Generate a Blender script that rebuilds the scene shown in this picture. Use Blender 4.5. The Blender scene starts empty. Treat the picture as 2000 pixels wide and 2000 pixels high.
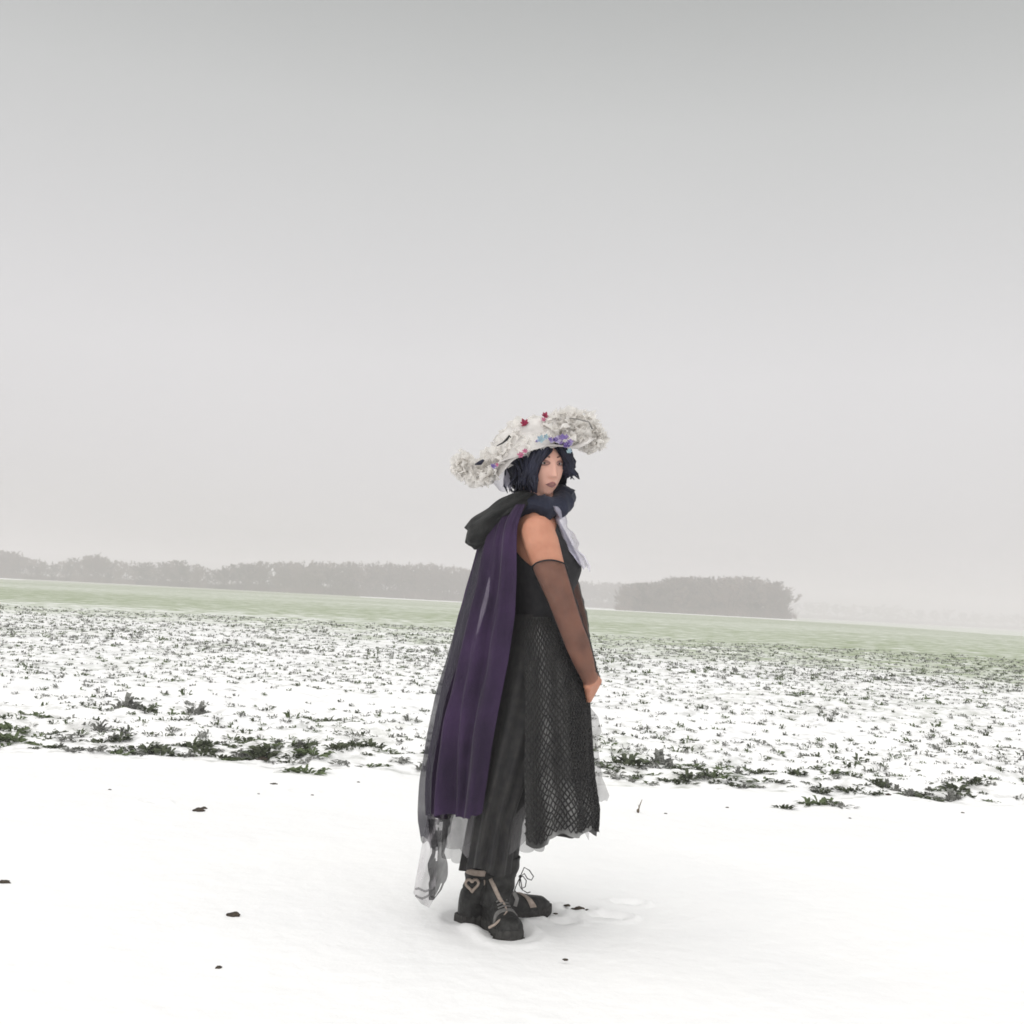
import bpy, bmesh, math, random
import numpy as np
from mathutils import Vector, Matrix, noise

random.seed(7)
np.random.seed(7)
SC = bpy.context.scene
COL = SC.collection
PI = math.pi

# ------------------------------------------------------------------ camera
F = 2167.0                       # focal length in pixels of the 2000 px photograph
CAM_H = 1.16
ROLL = math.radians(3.0)
PITCH = math.atan(165.0 * math.cos(ROLL) / F)
cf = Vector((0, math.cos(PITCH), math.sin(PITCH)))
up0 = Vector((0, -math.sin(PITCH), math.cos(PITCH)))
rt0 = Vector((1, 0, 0))
cr = rt0 * math.cos(ROLL) + up0 * math.sin(ROLL)
cu = -rt0 * math.sin(ROLL) + up0 * math.cos(ROLL)
CAM = Vector((0, 0, CAM_H))
cd = bpy.data.cameras.new('camera')
cd.sensor_width = 36.0
cd.lens = 36.0 * F / 2000.0
cd.clip_start = 0.05
cd.clip_end = 6000
cam = bpy.data.objects.new('camera', cd)
COL.objects.link(cam)
M = Matrix((cr, cu, -cf)).transposed().to_4x4()
M.translation = CAM
cam.matrix_world = M
SC.camera = cam

# ------------------------------------------------------------------ sky and sun
SUN_EL, SUN_AZ = math.radians(52), math.radians(205)     # azimuth measured from +Y clockwise
EXPOSURE = 0.86
w = bpy.data.worlds.new('World')
SC.world = w
w.use_nodes = True
nt = w.node_tree
nt.nodes.clear()
def wn(t, **k):
    n = nt.nodes.new(t)
    for a, b in k.items():
        setattr(n, a, b)
    return n
out = wn('ShaderNodeOutputWorld')
bg = wn('ShaderNodeBackground')
bg.inputs['Strength'].default_value = 0.1
sky = wn('ShaderNodeTexSky', sky_type='NISHITA')
sky.sun_disc = False
sky.sun_elevation = SUN_EL
sky.sun_rotation = SUN_AZ
sky.air_density = 1.0
sky.dust_density = 6.0
hsv = wn('ShaderNodeHueSaturation')
hsv.inputs['Saturation'].default_value = 0.15
tc = wn('ShaderNodeTexCoord')
sep = wn('ShaderNodeSeparateXYZ')
ramp = wn('ShaderNodeValToRGB')
ramp.color_ramp.elements[0].position = 0.0
ramp.color_ramp.elements[0].color = (0.420, 0.408, 0.416, 1)
ramp.color_ramp.elements[1].position = 0.54
ramp.color_ramp.elements[1].color = (0.205, 0.212, 0.206, 1)
e = ramp.color_ramp.elements.new(0.20); e.color = (0.415, 0.408, 0.414, 1)
e = ramp.color_ramp.elements.new(0.40); e.color = (0.320, 0.323, 0.320, 1)
nz = wn('ShaderNodeTexNoise'); nz.inputs['Scale'].default_value = 1.6; nz.inputs['Detail'].default_value = 3
nm = wn('ShaderNodeMapRange'); nm.inputs['To Min'].default_value = 9.4; nm.inputs['To Max'].default_value = 10.6
vm = wn('ShaderNodeVectorMath', operation='SCALE')
mix = wn('ShaderNodeMix', data_type='RGBA')
mix.inputs[0].default_value = 0.88
L = nt.links.new
L(tc.outputs['Generated'], sep.inputs[0])
L(sep.outputs['Z'], ramp.inputs[0])
L(tc.outputs['Generated'], nz.inputs['Vector'])
L(nz.outputs[0], nm.inputs[0])
L(ramp.outputs[0], vm.inputs[0])
L(nm.outputs[0], vm.inputs['Scale'])
L(sky.outputs[0], hsv.inputs['Color'])
L(hsv.outputs[0], mix.inputs[6])
L(vm.outputs[0], mix.inputs[7])
L(mix.outputs[2], bg.inputs['Color'])
L(bg.outputs[0], out.inputs['Surface'])

sd = bpy.data.lights.new('sun', 'SUN')
sd.energy = 1.5
sd.angle = math.radians(130)
sd.color = (1.0, 0.985, 0.96)
sun = bpy.data.objects.new('sun', sd)
COL.objects.link(sun)
sdir = Vector((math.sin(SUN_AZ) * math.cos(SUN_EL), math.cos(SUN_AZ) * math.cos(SUN_EL), math.sin(SUN_EL)))
sun.rotation_euler = sdir.to_track_quat('Z', 'Y').to_euler()

SC.view_settings.view_transform = 'Standard'
SC.view_settings.look = 'None'
SC.view_settings.exposure = EXPOSURE
SC.view_settings.gamma = 1.0
SC.view_settings.use_curve_mapping = False
SC.render.engine = 'CYCLES'
SC.cycles.use_denoising = True
SC.cycles.volume_bounces = 3
SC.cycles.max_bounces = 10
SC.cycles.transparent_max_bounces = 24
SC.cycles.filter_width = 1.7

# ------------------------------------------------------------------ helpers
def at(px, py, D):
    return CAM + (cf + cr * ((px - 1000) / F) + cu * ((1000 - py) / F)) * D

def on_plane(px, py, z=0.0):
    d = cf + cr * ((px - 1000) / F) + cu * ((1000 - py) / F)
    t = (z - CAM_H) / d.z
    return CAM + d * t

def ground_drop(r):
    return np.where(r < 15, 0.0, -0.0045 * (r - 15))

def _hash(ix, iy, s):
    h = (ix * 374761393 + iy * 668265263 + s * 1442695041) & 0xFFFFFFFF
    h = ((h ^ (h >> 13)) * 1274126177) & 0xFFFFFFFF
    return ((h ^ (h >> 16)) & 0xFFFF) / 65535.0

def vnoise(x, y, s=0):
    x = np.asarray(x, float); y = np.asarray(y, float)
    ix = np.floor(x).astype(np.int64); iy = np.floor(y).astype(np.int64)
    fx = x - ix; fy = y - iy
    fx = fx * fx * (3 - 2 * fx); fy = fy * fy * (3 - 2 * fy)
    a = _hash(ix, iy, s); b = _hash(ix + 1, iy, s); c = _hash(ix, iy + 1, s); d = _hash(ix + 1, iy + 1, s)
    return (a * (1 - fx) + b * fx) * (1 - fy) + (c * (1 - fx) + d * fx) * fy

def fbm(x, y, s=0, o=3):
    t = 0; a = 0.5
    for k in range(o):
        t = t + a * vnoise(x * 2 ** k, y * 2 ** k, s + k)
        a *= 0.5
    return t

def tag(o, label=None, cat=None, group=None, kind=None):
    if label: o['label'] = label
    if cat: o['category'] = cat
    if group: o['group'] = group
    if kind: o['kind'] = kind
    return o

def empty(name, loc, label, cat, group=None):
    o = bpy.data.objects.new(name, None)
    COL.objects.link(o)
    o.location = loc
    o.empty_display_size = 0.1
    return tag(o, label, cat, group)

def link_mesh(name, me, m=None, parent=None, smooth=True):
    """mesh in world coordinates; the parent (and grandparents) only carry translations"""
    o = bpy.data.objects.new(name, me)
    COL.objects.link(o)
    if m is not None:
        me.materials.clear(); me.materials.append(m)
    if smooth and len(me.polygons):
        me.polygons.foreach_set('use_smooth', [True] * len(me.polygons))
    if parent is not None:
        o.parent = parent
        off = Vector((0, 0, 0)); p = parent
        while p is not None:
            off += Vector(p.location); p = p.parent
        o.location = -off
    return o

def mesh(name, verts, faces, m=None, parent=None, smooth=True, uvs=None):
    me = bpy.data.meshes.new(name)
    me.from_pydata([tuple(v) for v in verts], [], faces)
    if uvs is not None:
        uv = me.uv_layers.new(name='UVMap')
        idx = np.zeros(len(me.loops), dtype=np.int32)
        me.loops.foreach_get('vertex_index', idx)
        uv.data.foreach_set('uv', np.asarray(uvs, dtype=np.float32)[idx].ravel())
    me.update()
    return link_mesh(name, me, m, parent, smooth)

class MB:
    def __init__(s): s.v = []; s.f = []
    def add(s, vs, fs):
        o = len(s.v); s.v += [Vector(v) for v in vs]; s.f += [tuple(i + o for i in f) for f in fs]
    def grid(s, nu, nv, fn, close_u=False):
        vs = []
        for j in range(nv):
            for i in range(nu):
                u = i / nu if close_u else i / (nu - 1)
                vs.append(fn(u, j / (nv - 1)))
        fs = []
        for j in range(nv - 1):
            for i in range(nu if close_u else nu - 1):
                a = j * nu + i; b = j * nu + (i + 1) % nu
                fs.append((a, b, b + nu, a + nu))
        s.add(vs, fs)
    def tube(s, pts, radii, n=8, caps=True):
        pts = [Vector(p) for p in pts]
        if not hasattr(radii, '__len__'): radii = [radii] * len(pts)
        vs = []; fs = []; ref = None
        for i, p in enumerate(pts):
            t = (pts[min(i + 1, len(pts) - 1)] - pts[max(i - 1, 0)])
            if t.length < 1e-9: t = Vector((0, 0, 1))
            t.normalize()
            if ref is None:
                ref = Vector((0, 0, 1)) if abs(t.z) < 0.9 else Vector((1, 0, 0))
            a = (ref - t * ref.dot(t)); a.normalize(); b = t.cross(a); ref = a
            r = radii[i]
            ra, rb = (r if hasattr(r, '__len__') else (r, r))
            for k in range(n):
                q = 2 * PI * k / n
                vs.append(p + a * math.cos(q) * ra + b * math.sin(q) * rb)
        for i in range(len(pts) - 1):
            for k in range(n):
                fs.append((i * n + k, i * n + (k + 1) % n, (i + 1) * n + (k + 1) % n, (i + 1) * n + k))
        if caps:
            fs.append(tuple(range(n))[::-1]); fs.append(tuple((len(pts) - 1) * n + k for k in range(n)))
        s.add(vs, fs)
    def ball(s, c, r, n=12, mtx=None):
        c = Vector(c); vs = []; fs = []
        rr = r if hasattr(r, '__len__') else (r, r, r)
        h = n // 2
        for j in range(1, h):
            th = PI * j / h
            for i in range(n):
                ph = 2 * PI * i / n
                v = Vector((rr[0] * math.sin(th) * math.cos(ph), rr[1] * math.sin(th) * math.sin(ph), rr[2] * math.cos(th)))
                vs.append(c + (mtx @ v if mtx else v))
        t = Vector((0, 0, rr[2])); t = mtx @ t if mtx else t
        vs.append(c + t); vs.append(c - t)
        T, B = len(vs) - 2, len(vs) - 1
        for j in range(h - 2):
            for i in range(n):
                fs.append((j * n + i, (j + 1) * n + i, (j + 1) * n + (i + 1) % n, j * n + (i + 1) % n))
        for i in range(n):
            fs.append((T, i, (i + 1) % n)); fs.append((B, (h - 2) * n + (i + 1) % n, (h - 2) * n + i))
        s.add(vs, fs)
    def limb(s, pts, radii, n=16):
        """closed tapered tube with a ball at each joint"""
        s.tube(pts, radii, n)
        for p, r in zip(pts, radii): s.ball(p, r, n)
    def build(s, name, m, parent=None, smooth=True):
        return mesh(name, s.v, s.f, m, parent, smooth)

def interp(tab, y):
    """tab: list of (y, a, b, ...) sorted by y"""
    if y <= tab[0][0]: return tab[0][1:]
    for p, q in zip(tab, tab[1:]):
        if y <= q[0]:
            t = (y - p[0]) / (q[0] - p[0]); 
            return tuple(a + (b - a) * t for a, b in zip(p[1:], q[1:]))
    return tab[-1][1:]

# ------------------------------------------------------------------ materials
def mat(name, col, rough=0.8, col2=None, scale=20.0, detail=4.0, bump=0.0, bscale=None, sheen=0.0,
        alpha=1.0, spec=0.3, sss=0.0, trans=0.0, coords='Object', lo=0.35, hi=0.65):
    m = bpy.data.materials.new(name); m.use_nodes = True
    n = m.node_tree.nodes; l = m.node_tree.links
    p = n['Principled BSDF']
    p.inputs['Base Color'].default_value = (*col, 1)
    p.inputs['Roughness'].default_value = rough
    p.inputs['Specular IOR Level'].default_value = spec
    if sheen:
        p.inputs['Sheen Weight'].default_value = sheen
        p.inputs['Sheen Roughness'].default_value = 0.4
    if sss:
        p.inputs['Subsurface Weight'].default_value = sss
        p.inputs['Subsurface Radius'].default_value = (1.0, 0.35, 0.2)
        p.inputs['Subsurface Scale'].default_value = 0.008
    t = n.new('ShaderNodeTexCoord')
    if col2 is not None:
        a = n.new('ShaderNodeTexNoise'); a.inputs['Scale'].default_value = scale; a.inputs['Detail'].default_value = detail
        r = n.new('ShaderNodeMapRange'); r.inputs['From Min'].default_value = lo; r.inputs['From Max'].default_value = hi
        x = n.new('ShaderNodeMix'); x.data_type = 'RGBA'
        x.inputs[6].default_value = (*col, 1); x.inputs[7].default_value = (*col2, 1)
        l.new(t.outputs[coords], a.inputs['Vector']); l.new(a.outputs[0], r.inputs[0]); l.new(r.outputs[0], x.inputs[0])
        l.new(x.outputs[2], p.inputs['Base Color'])
    if bump:
        a = n.new('ShaderNodeTexNoise'); a.inputs['Scale'].default_value = bscale or scale * 4; a.inputs['Detail'].default_value = 5
        b = n.new('ShaderNodeBump'); b.inputs['Strength'].default_value = bump; b.inputs['Distance'].default_value = 0.01
        l.new(t.outputs[coords], a.inputs['Vector']); l.new(a.outputs[0], b.inputs['Height']); l.new(b.outputs[0], p.inputs['Normal'])
    if trans:
        d = n.new('ShaderNodeBsdfTranslucent'); d.inputs['Color'].default_value = (*col, 1)
        x = n.new('ShaderNodeMixShader'); x.inputs[0].default_value = trans
        l.new(p.outputs[0], x.inputs[1]); l.new(d.outputs[0], x.inputs[2]); l.new(x.outputs[0], n['Material Output'].inputs[0])
    if alpha < 1:
        # woven sheer cloth: threads and gaps
        a = n.new('ShaderNodeTexNoise'); a.inputs['Scale'].default_value = 9.0; a.inputs['Detail'].default_value = 3
        r = n.new('ShaderNodeMapRange'); r.inputs['From Min'].default_value = 0.3; r.inputs['From Max'].default_value = 0.7
        r.inputs['To Min'].default_value = max(0, alpha - 0.12); r.inputs['To Max'].default_value = min(1, alpha + 0.12)
        l.new(t.outputs[coords], a.inputs['Vector']); l.new(a.outputs[0], r.inputs[0]); l.new(r.outputs[0], p.inputs['Alpha'])
    return m

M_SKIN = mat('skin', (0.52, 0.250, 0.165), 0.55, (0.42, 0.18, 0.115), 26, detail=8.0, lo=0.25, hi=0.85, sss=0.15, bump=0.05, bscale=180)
def face_lighten(m):  # paler face colour, painted to make up for the hat brim's shade
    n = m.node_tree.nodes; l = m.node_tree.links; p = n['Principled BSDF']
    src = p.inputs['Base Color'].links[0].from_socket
    a = n.new('ShaderNodeAttribute'); a.attribute_name = 'face_lighten'
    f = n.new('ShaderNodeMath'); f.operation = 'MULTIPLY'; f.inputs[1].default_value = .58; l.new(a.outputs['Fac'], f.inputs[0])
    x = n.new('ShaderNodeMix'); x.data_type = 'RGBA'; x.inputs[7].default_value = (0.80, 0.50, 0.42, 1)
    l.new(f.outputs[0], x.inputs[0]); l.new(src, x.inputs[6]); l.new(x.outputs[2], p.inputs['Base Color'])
face_lighten(M_SKIN)
M_BLACK = mat('black_cloth', (0.021, 0.021, 0.022), 0.9, (0.034, 0.033, 0.032), 30, bump=0.25, bscale=220, sheen=0.08)
M_BODICE = mat('bodice_cloth', (0.014, 0.014, 0.016), 0.8, (0.022, 0.021, 0.023), 40, bump=0.2, bscale=240)
M_NAVY = mat('navy_cloth', (0.014, 0.017, 0.032), 0.85, (0.023, 0.027, 0.048), 26, bump=0.35, bscale=140, sheen=0.1)
M_HOOD = mat('hood_cloth', (0.011, 0.012, 0.0115), 0.9, (0.019, 0.019, 0.0185), 22, bump=0.4, bscale=150, sheen=0.06)
M_VELVET = mat('purple_velvet', (0.016, 0.0075, 0.026), 0.85, (0.036, 0.017, 0.054), 5, bump=0.25, bscale=160, sheen=0.06)
M_HAIR = mat('dark_hair', (0.008, 0.009, 0.019), 0.5, (0.016, 0.018, 0.036), 30, spec=0.22)
M_TULLE_D = mat('dark_tulle', (0.05, 0.047, 0.06), 0.9, alpha=0.66)
M_TULLE_G = mat('grey_tulle', (0.20, 0.195, 0.20), 0.9, alpha=0.52)
M_TULLE_L = mat('pale_tulle', (0.34, 0.32, 0.34), 0.9, alpha=0.45, trans=0.0)
M_LAV = mat('lavender_tulle', (0.60, 0.58, 0.70), 0.9, alpha=0.48)
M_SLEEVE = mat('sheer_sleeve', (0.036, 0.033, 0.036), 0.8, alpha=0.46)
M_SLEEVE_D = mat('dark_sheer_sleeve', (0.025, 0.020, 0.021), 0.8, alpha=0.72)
M_LACE = mat('white_lace', (0.92, 0.90, 0.87), 0.9, (0.80, 0.775, 0.75), 34, bump=0.2, bscale=120, trans=0.5)
M_FELT = mat('white_felt', (0.62, 0.60, 0.58), 0.95, (0.50, 0.48, 0.465), 18, bump=0.3, bscale=150)
M_RED = mat('red_petal', (0.36, 0.03, 0.08), 0.6, (0.20, 0.015, 0.05), 60)
M_PINK = mat('pink_petal', (0.50, 0.20, 0.28), 0.7, (0.42, 0.12, 0.22), 60)
M_PURPLE = mat('purple_petal', (0.15, 0.11, 0.32), 0.7, (0.30, 0.22, 0.42), 50)
M_BLUE = mat('blue_petal', (0.28, 0.36, 0.48), 0.7, (0.34, 0.48, 0.48), 50)
M_VIOLET = mat('violet_petal', (0.07, 0.04, 0.19), 0.7, (0.12, 0.08, 0.28), 50)
M_PALE = mat('lavender_petal', (0.38, 0.33, 0.55), 0.7, (0.50, 0.46, 0.62), 50)
M_TWIG = mat('black_twig', (0.02, 0.022, 0.022), 0.8)
M_LIPS = mat('dark_lips', (0.26, 0.12, 0.115), 0.45)
M_BROW = mat('brow', (0.17, 0.09, 0.065), 0.8)
M_SHADE = mat('eye_makeup', (0.30, 0.17, 0.15), 0.6)
M_EYE = mat('eye_white', (0.55, 0.50, 0.48), 0.2, spec=0.5)
M_IRIS = mat('iris', (0.03, 0.025, 0.02), 0.2, spec=0.5)
M_BOOT = mat('boot_leather', (0.016, 0.016, 0.0155), 0.6, (0.034, 0.034, 0.032), 40, bump=0.5, bscale=70)
M_SOLE = mat('boot_sole', (0.035, 0.034, 0.032), 0.9, (0.06, 0.058, 0.055), 50, bump=0.3)
M_STRAP = mat('beige_strap', (0.42, 0.35, 0.30), 0.7, (0.32, 0.26, 0.22), 60, bump=0.2)
M_GREYSTRAP = mat('grey_strap', (0.20, 0.195, 0.19), 0.7, (0.14, 0.135, 0.13), 60, bump=0.2)
M_CLOD = mat('dark_soil', (0.035, 0.028, 0.022), 0.95, (0.075, 0.06, 0.045), 60, bump=0.8, bscale=90)
M_STEM = mat('dry_stem', (0.20, 0.15, 0.10), 0.9, (0.10, 0.08, 0.06), 50)
M_LEAF = mat('crop_leaf', (0.050, 0.062, 0.036), 0.7, (0.095, 0.112, 0.062), 9, trans=0.2)
M_LEAF2 = mat('frosted_crop_leaf', (0.12, 0.125, 0.11), 0.8, (0.34, 0.34, 0.32), 12, trans=0.2)
M_LEAF3 = mat('green_crop_leaf', (0.075, 0.105, 0.045), 0.75, (0.14, 0.175, 0.085), 9, trans=0.25)
M_BARK = mat('grey_bark', (0.080, 0.068, 0.066), 0.95, (0.11, 0.092, 0.088), 3)
def twig_mat():
    m = mat('bare_twigs', (0.12, 0.095, 0.09), 0.95)
    n = m.node_tree.nodes; l = m.node_tree.links
    oi = n.new('ShaderNodeObjectInfo'); r = n.new('ShaderNodeValToRGB')
    r.color_ramp.elements[0].color = (0.075, 0.060, 0.060, 1); r.color_ramp.elements[1].color = (0.23, 0.175, 0.155, 1)
    l.new(oi.outputs['Random'], r.inputs[0]); l.new(r.outputs[0], n['Principled BSDF'].inputs['Base Color'])
    return m
M_TWIGS = twig_mat()

# underskirt fabric: grey satin panel with darker panels between
def skirt_mat():
    m = mat('grey_satin', (0.16, 0.16, 0.155), 0.6, bump=0.15, bscale=90)
    n = m.node_tree.nodes; l = m.node_tree.links
    p = n['Principled BSDF']
    a = n.new('ShaderNodeAttribute'); a.attribute_name = 'panel'
    xx = n.new('ShaderNodeMix'); xx.data_type = 'RGBA'; xx.inputs[6].default_value = (.045, .045, .044, 1); xx.inputs[7].default_value = (.25, .25, .245, 1)
    l.new(a.outputs['Fac'], xx.inputs[0]); l.new(xx.outputs[2], p.inputs['Base Color'])
    return m
M_SATIN = skirt_mat()

def snow_mat(name, field):
    m = bpy.data.materials.new(name); m.use_nodes = True
    n = m.node_tree.nodes; l = m.node_tree.links
    p = n['Principled BSDF']
    p.inputs['Roughness'].default_value = 0.75
    p.inputs['Specular IOR Level'].default_value = 0.2
    g = n.new('ShaderNodeNewGeometry')
    def noise_(scale, detail, stretch=None):
        a = n.new('ShaderNodeTexNoise'); a.inputs['Scale'].default_value = scale; a.inputs['Detail'].default_value = detail
        if stretch:
            q = n.new('ShaderNodeMapping'); q.inputs['Scale'].default_value = stretch
            l.new(g.outputs['Position'], q.inputs[0]); l.new(q.outputs[0], a.inputs['Vector'])
        else:
            l.new(g.outputs['Position'], a.inputs['Vector'])
        return a.outputs[0]
    def mixc(f, c1, c2):
        x = n.new('ShaderNodeMix'); x.data_type = 'RGBA'
        for s, c in ((6, c1), (7, c2)):
            if isinstance(c, tuple): x.inputs[s].default_value = (*c, 1)
            else: l.new(c, x.inputs[s])
        if isinstance(f, float): x.inputs[0].default_value = f
        else: l.new(f, x.inputs[0])
        return x.outputs[2]
    def rng(v, a, b, c=0.0, d=1.0):
        r = n.new('ShaderNodeMapRange'); r.inputs[1].default_value = a; r.inputs[2].default_value = b
        r.inputs[3].default_value = c; r.inputs[4].default_value = d
        l.new(v, r.inputs[0]); return r.outputs[0]
    snow = mixc(rng(noise_(0.8, 5), 0.3, 0.7), (0.86, 0.86, 0.865), (0.92, 0.915, 0.91))
    if field:
        at_ = n.new('ShaderNodeAttribute'); at_.attribute_name = 'cover'
        fine = mixc(rng(at_.outputs['Fac'], 0.25, 0.5), noise_(8.0, 5, (0.8, 1.0, 1.0)), noise_(2.2, 7, (0.6, 1.0, 1.0)))
        far_green = mixc(rng(noise_(0.5, 4), 0.35, 0.65), (0.200, 0.260, 0.105), (0.245, 0.300, 0.150))
        soil = mixc(rng(noise_(5, 4), 0.4, 0.6), (0.075, 0.085, 0.060), (0.150, 0.145, 0.125))
        green = mixc(rng(at_.outputs['Fac'], 0.20, 0.50), soil, far_green)
        # cover decides how much of the snow is broken by the crop, and paints the far snow misty; the noise breaks the edge up
        ad = n.new('ShaderNodeMath'); ad.operation = 'ADD'; l.new(at_.outputs['Fac'], ad.inputs[0])
        l.new(rng(fine, 0.25, 0.75, -0.45, 0.45), ad.inputs[1])
        snow = mixc(rng(ad.outputs[0], 0.25, 0.95, 0.0, 0.92), snow, green)
    l.new(snow, p.inputs['Base Color'])
    b = n.new('ShaderNodeBump'); b.inputs['Strength'].default_value = 0.35; b.inputs['Distance'].default_value = 0.02
    l.new(noise_(14, 8), b.inputs['Height']); l.new(b.outputs[0], p.inputs['Normal'])
    return m
M_SNOW = snow_mat('trodden_snow', False)
M_FIELD = snow_mat('snowy_crop_field', True)

# ------------------------------------------------------------------ ground: track and field
EDGE = 7.15
def edge_y(x):
    return EDGE + 0.45 * (fbm(x * 0.55 + 3.1, x * 0 + 0.5, 5) - 0.45) - 0.05 * x * 0

STEP_MARKS = []      # (x, y, rx, ry, depth)
def ground_z(x, y):
    x = np.asarray(x, float); y = np.asarray(y, float)
    r = np.hypot(x, y)
    z = ground_drop(r)
    near = np.exp(-np.clip(r - 6, 0, None) / 30.0)
    z = z + 0.020 * (fbm(x * 0.7, y * 0.7, 11) - 0.45) * near
    infield = 1 / (1 + np.exp(-(y - edge_y(x)) / 0.12))
    lump = (fbm(x * 4.2, y * 4.2, 21, 3) - 0.42) * 0.12 + 0.025 * np.sin(2 * PI * (y + 0.25 * vnoise(x * 0.4, y * 0.2, 31)) / 0.75)
    fade = np.exp(-np.clip(r - 9, 0, None) / 35.0)
    z = z + infield * (0.045 + lump * fade)
    z = z + (1 - infield) * 0.012 * (fbm(x * 2.2 + .6 * y, y * 2.6, 45) - .45) * near + (1 - infield) * 0.008 * (fbm(x * 6, y * 6, 41) - 0.4) * near
    for (mx, my, rx, ry, dp) in STEP_MARKS:
        q = ((x - mx) / rx) ** 2 + ((y - my) / ry) ** 2
        z = z - dp * np.exp(-q ** 2) + 0.6 * dp * np.exp(-((np.sqrt(q) - 1.4) / 0.28) ** 2)
    return z

def crop_cover(x, y):
    r = np.hypot(x, y)
    k = x / np.maximum(r, 1)
    lim = np.where(k > -0.13, 330.0, 430.0)
    lim = np.where(k < -0.40, 330.0, lim)
    lim = np.where(k > 0.20, 330 - 150 * np.clip((k - 0.20) / 0.2, 0, 1), lim)
    lim = lim * (0.94 + 0.12 * vnoise(x * 0.03, y * 0.03, 3))
    start = 24 - 18 * k + 22 * (fbm(x * 0.05, y * 0.11, 91) - .45)
    t = np.clip((r - start) / 22, 0, 1)
    near = 0.22 + 0.12 * np.clip((r - 11) / 16, 0, 1) + 0.45 * (fbm(x * 0.8, y * 0.35, 71) - 0.45) - 0.22 * np.exp(-((y - 10.8) / 0.9) ** 2)
    far = 0.80 + 0.30 * (fbm(x * 0.03, y * 0.012, 51) - 0.45) + 0.45 * (fbm(x * 0.01 + 9, y * 0.035, 61) - 0.45)
    c = near * (1 - t) + far * t
    return np.where(r > lim, np.where((r < 440) & (k < 0.25), 0.12, np.where(k < 0.25, 0.42, 0.55)), c)  # raised cover past the limit paints the far snow a misty grey

FOOT_A_H, FOOT_A_T = on_plane(893, 1800), on_plane(1073, 1776)
FOOT_B_H, FOOT_B_T = on_plane(953, 1797), on_plane(1006, 1833)
for h, t in ((FOOT_A_H, FOOT_A_T), (FOOT_B_H, FOOT_B_T)):
    for k in (0.15, 0.5, 0.85):
        q = h.lerp(t, k)
        STEP_MARKS.append((q.x, q.y, 0.085, 0.085, 0.012))
for px, py, s in ((1128, 1776, 0.7), (1190, 1790, 0.8), (1225, 1762, 0.7), (1100, 1800, 0.6), (590, 1545, 0.7), (300, 1565, 0.7), (1490, 1590, 0.7)):
    q = on_plane(px, py)
    STEP_MARKS.append((q.x, q.y, 0.09 * s, 0.05 * s, 0.022 * s))

def build_ground():
    rs = [0.3, 0.8, 1.3, 1.8, 2.2]
    r = 2.5
    while r < 10.5:
        rs.append(r); r += 0.022 if r < 8.6 else 0.03
    while r < 1200:
        rs.append(r); r *= 1.013
    rs.append(1200.0)
    rs = np.array(rs)
    a = np.concatenate([np.linspace(-PI, -0.75, 34, endpoint=False), np.linspace(-0.75, -0.47, 40, endpoint=False),
                        np.linspace(-0.47, 0.47, 470, endpoint=False), np.linspace(0.47, 0.75, 40, endpoint=False),
                        np.linspace(0.75, PI, 34, endpoint=False)])
    nR, nA = len(rs), len(a)
    X = rs[:, None] * np.sin(a)[None, :]; Y = rs[:, None] * np.cos(a)[None, :]
    Z = ground_z(X, Y)
    C = crop_cover(X, Y)
    V = np.stack([X, Y, Z], -1).reshape(-1, 3)
    V = np.vstack([V, [[0, 0, float(ground_z(0.0, 0.0))]]])
    cov = np.append(C.ravel(), 0)
    i = np.arange(nR - 1)[:, None] * nA; j = np.arange(nA)[None, :]; j2 = (j + 1) % nA
    Q = np.stack([i + j, i + nA + j, i + nA + j2, i + j2], -1).reshape(-1, 4)[:, ::-1]
    cen = V[Q].mean(1)
    isf = (cen[:, 1] > edge_y(cen[:, 0]) - 0.1) & (np.abs(np.arctan2(cen[:, 0], cen[:, 1])) < 1.5)
    for name, sel, m in (('snow_track', ~isf, M_SNOW), ('field', isf, M_FIELD)):
        q = Q[sel]
        used, inv = np.unique(q, return_inverse=True)
        inv = inv.reshape(-1, 4)
        me = bpy.data.meshes.new(name)
        nv, nq = len(used), len(q)
        extra = 0
        vv = V[used]
        cc = cov[used]
        tri = None
        if name == 'snow_track':       # close the middle with a fan
            pos = {u: k for k, u in enumerate(used.tolist())}
            vv = np.vstack([vv, V[-1:]]); cc = np.append(cc, 0)
            tri = np.array([[pos[(k + 1) % nA], pos[k], nv] for k in range(nA)])
            nv += 1
        loops = inv.ravel() if tri is None else np.concatenate([inv.ravel(), tri.ravel()])
        starts = np.arange(nq) * 4
        tot = np.full(nq, 4)
        if tri is not None:
            starts = np.concatenate([starts, nq * 4 + np.arange(len(tri)) * 3]); tot = np.concatenate([tot, np.full(len(tri), 3)])
        me.vertices.add(nv); me.vertices.foreach_set('co', vv.astype(np.float32).ravel())
        me.loops.add(len(loops)); me.loops.foreach_set('vertex_index', loops.astype(np.int32))
        me.polygons.add(len(starts)); me.polygons.foreach_set('loop_start', starts.astype(np.int32))
        at_ = me.attributes.new('cover', 'FLOAT', 'POINT'); at_.data.foreach_set('value', cc.astype(np.float32))
        me.update(calc_edges=True); me.validate()
        o = link_mesh(name, me, m)
        tag(o, kind='structure')
        o['label'] = {'snow_track': 'smooth white snow covering the track in the foreground', 'field': 'snow dusted green crop field stretching back to the fog'}[name]
build_ground()

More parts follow.
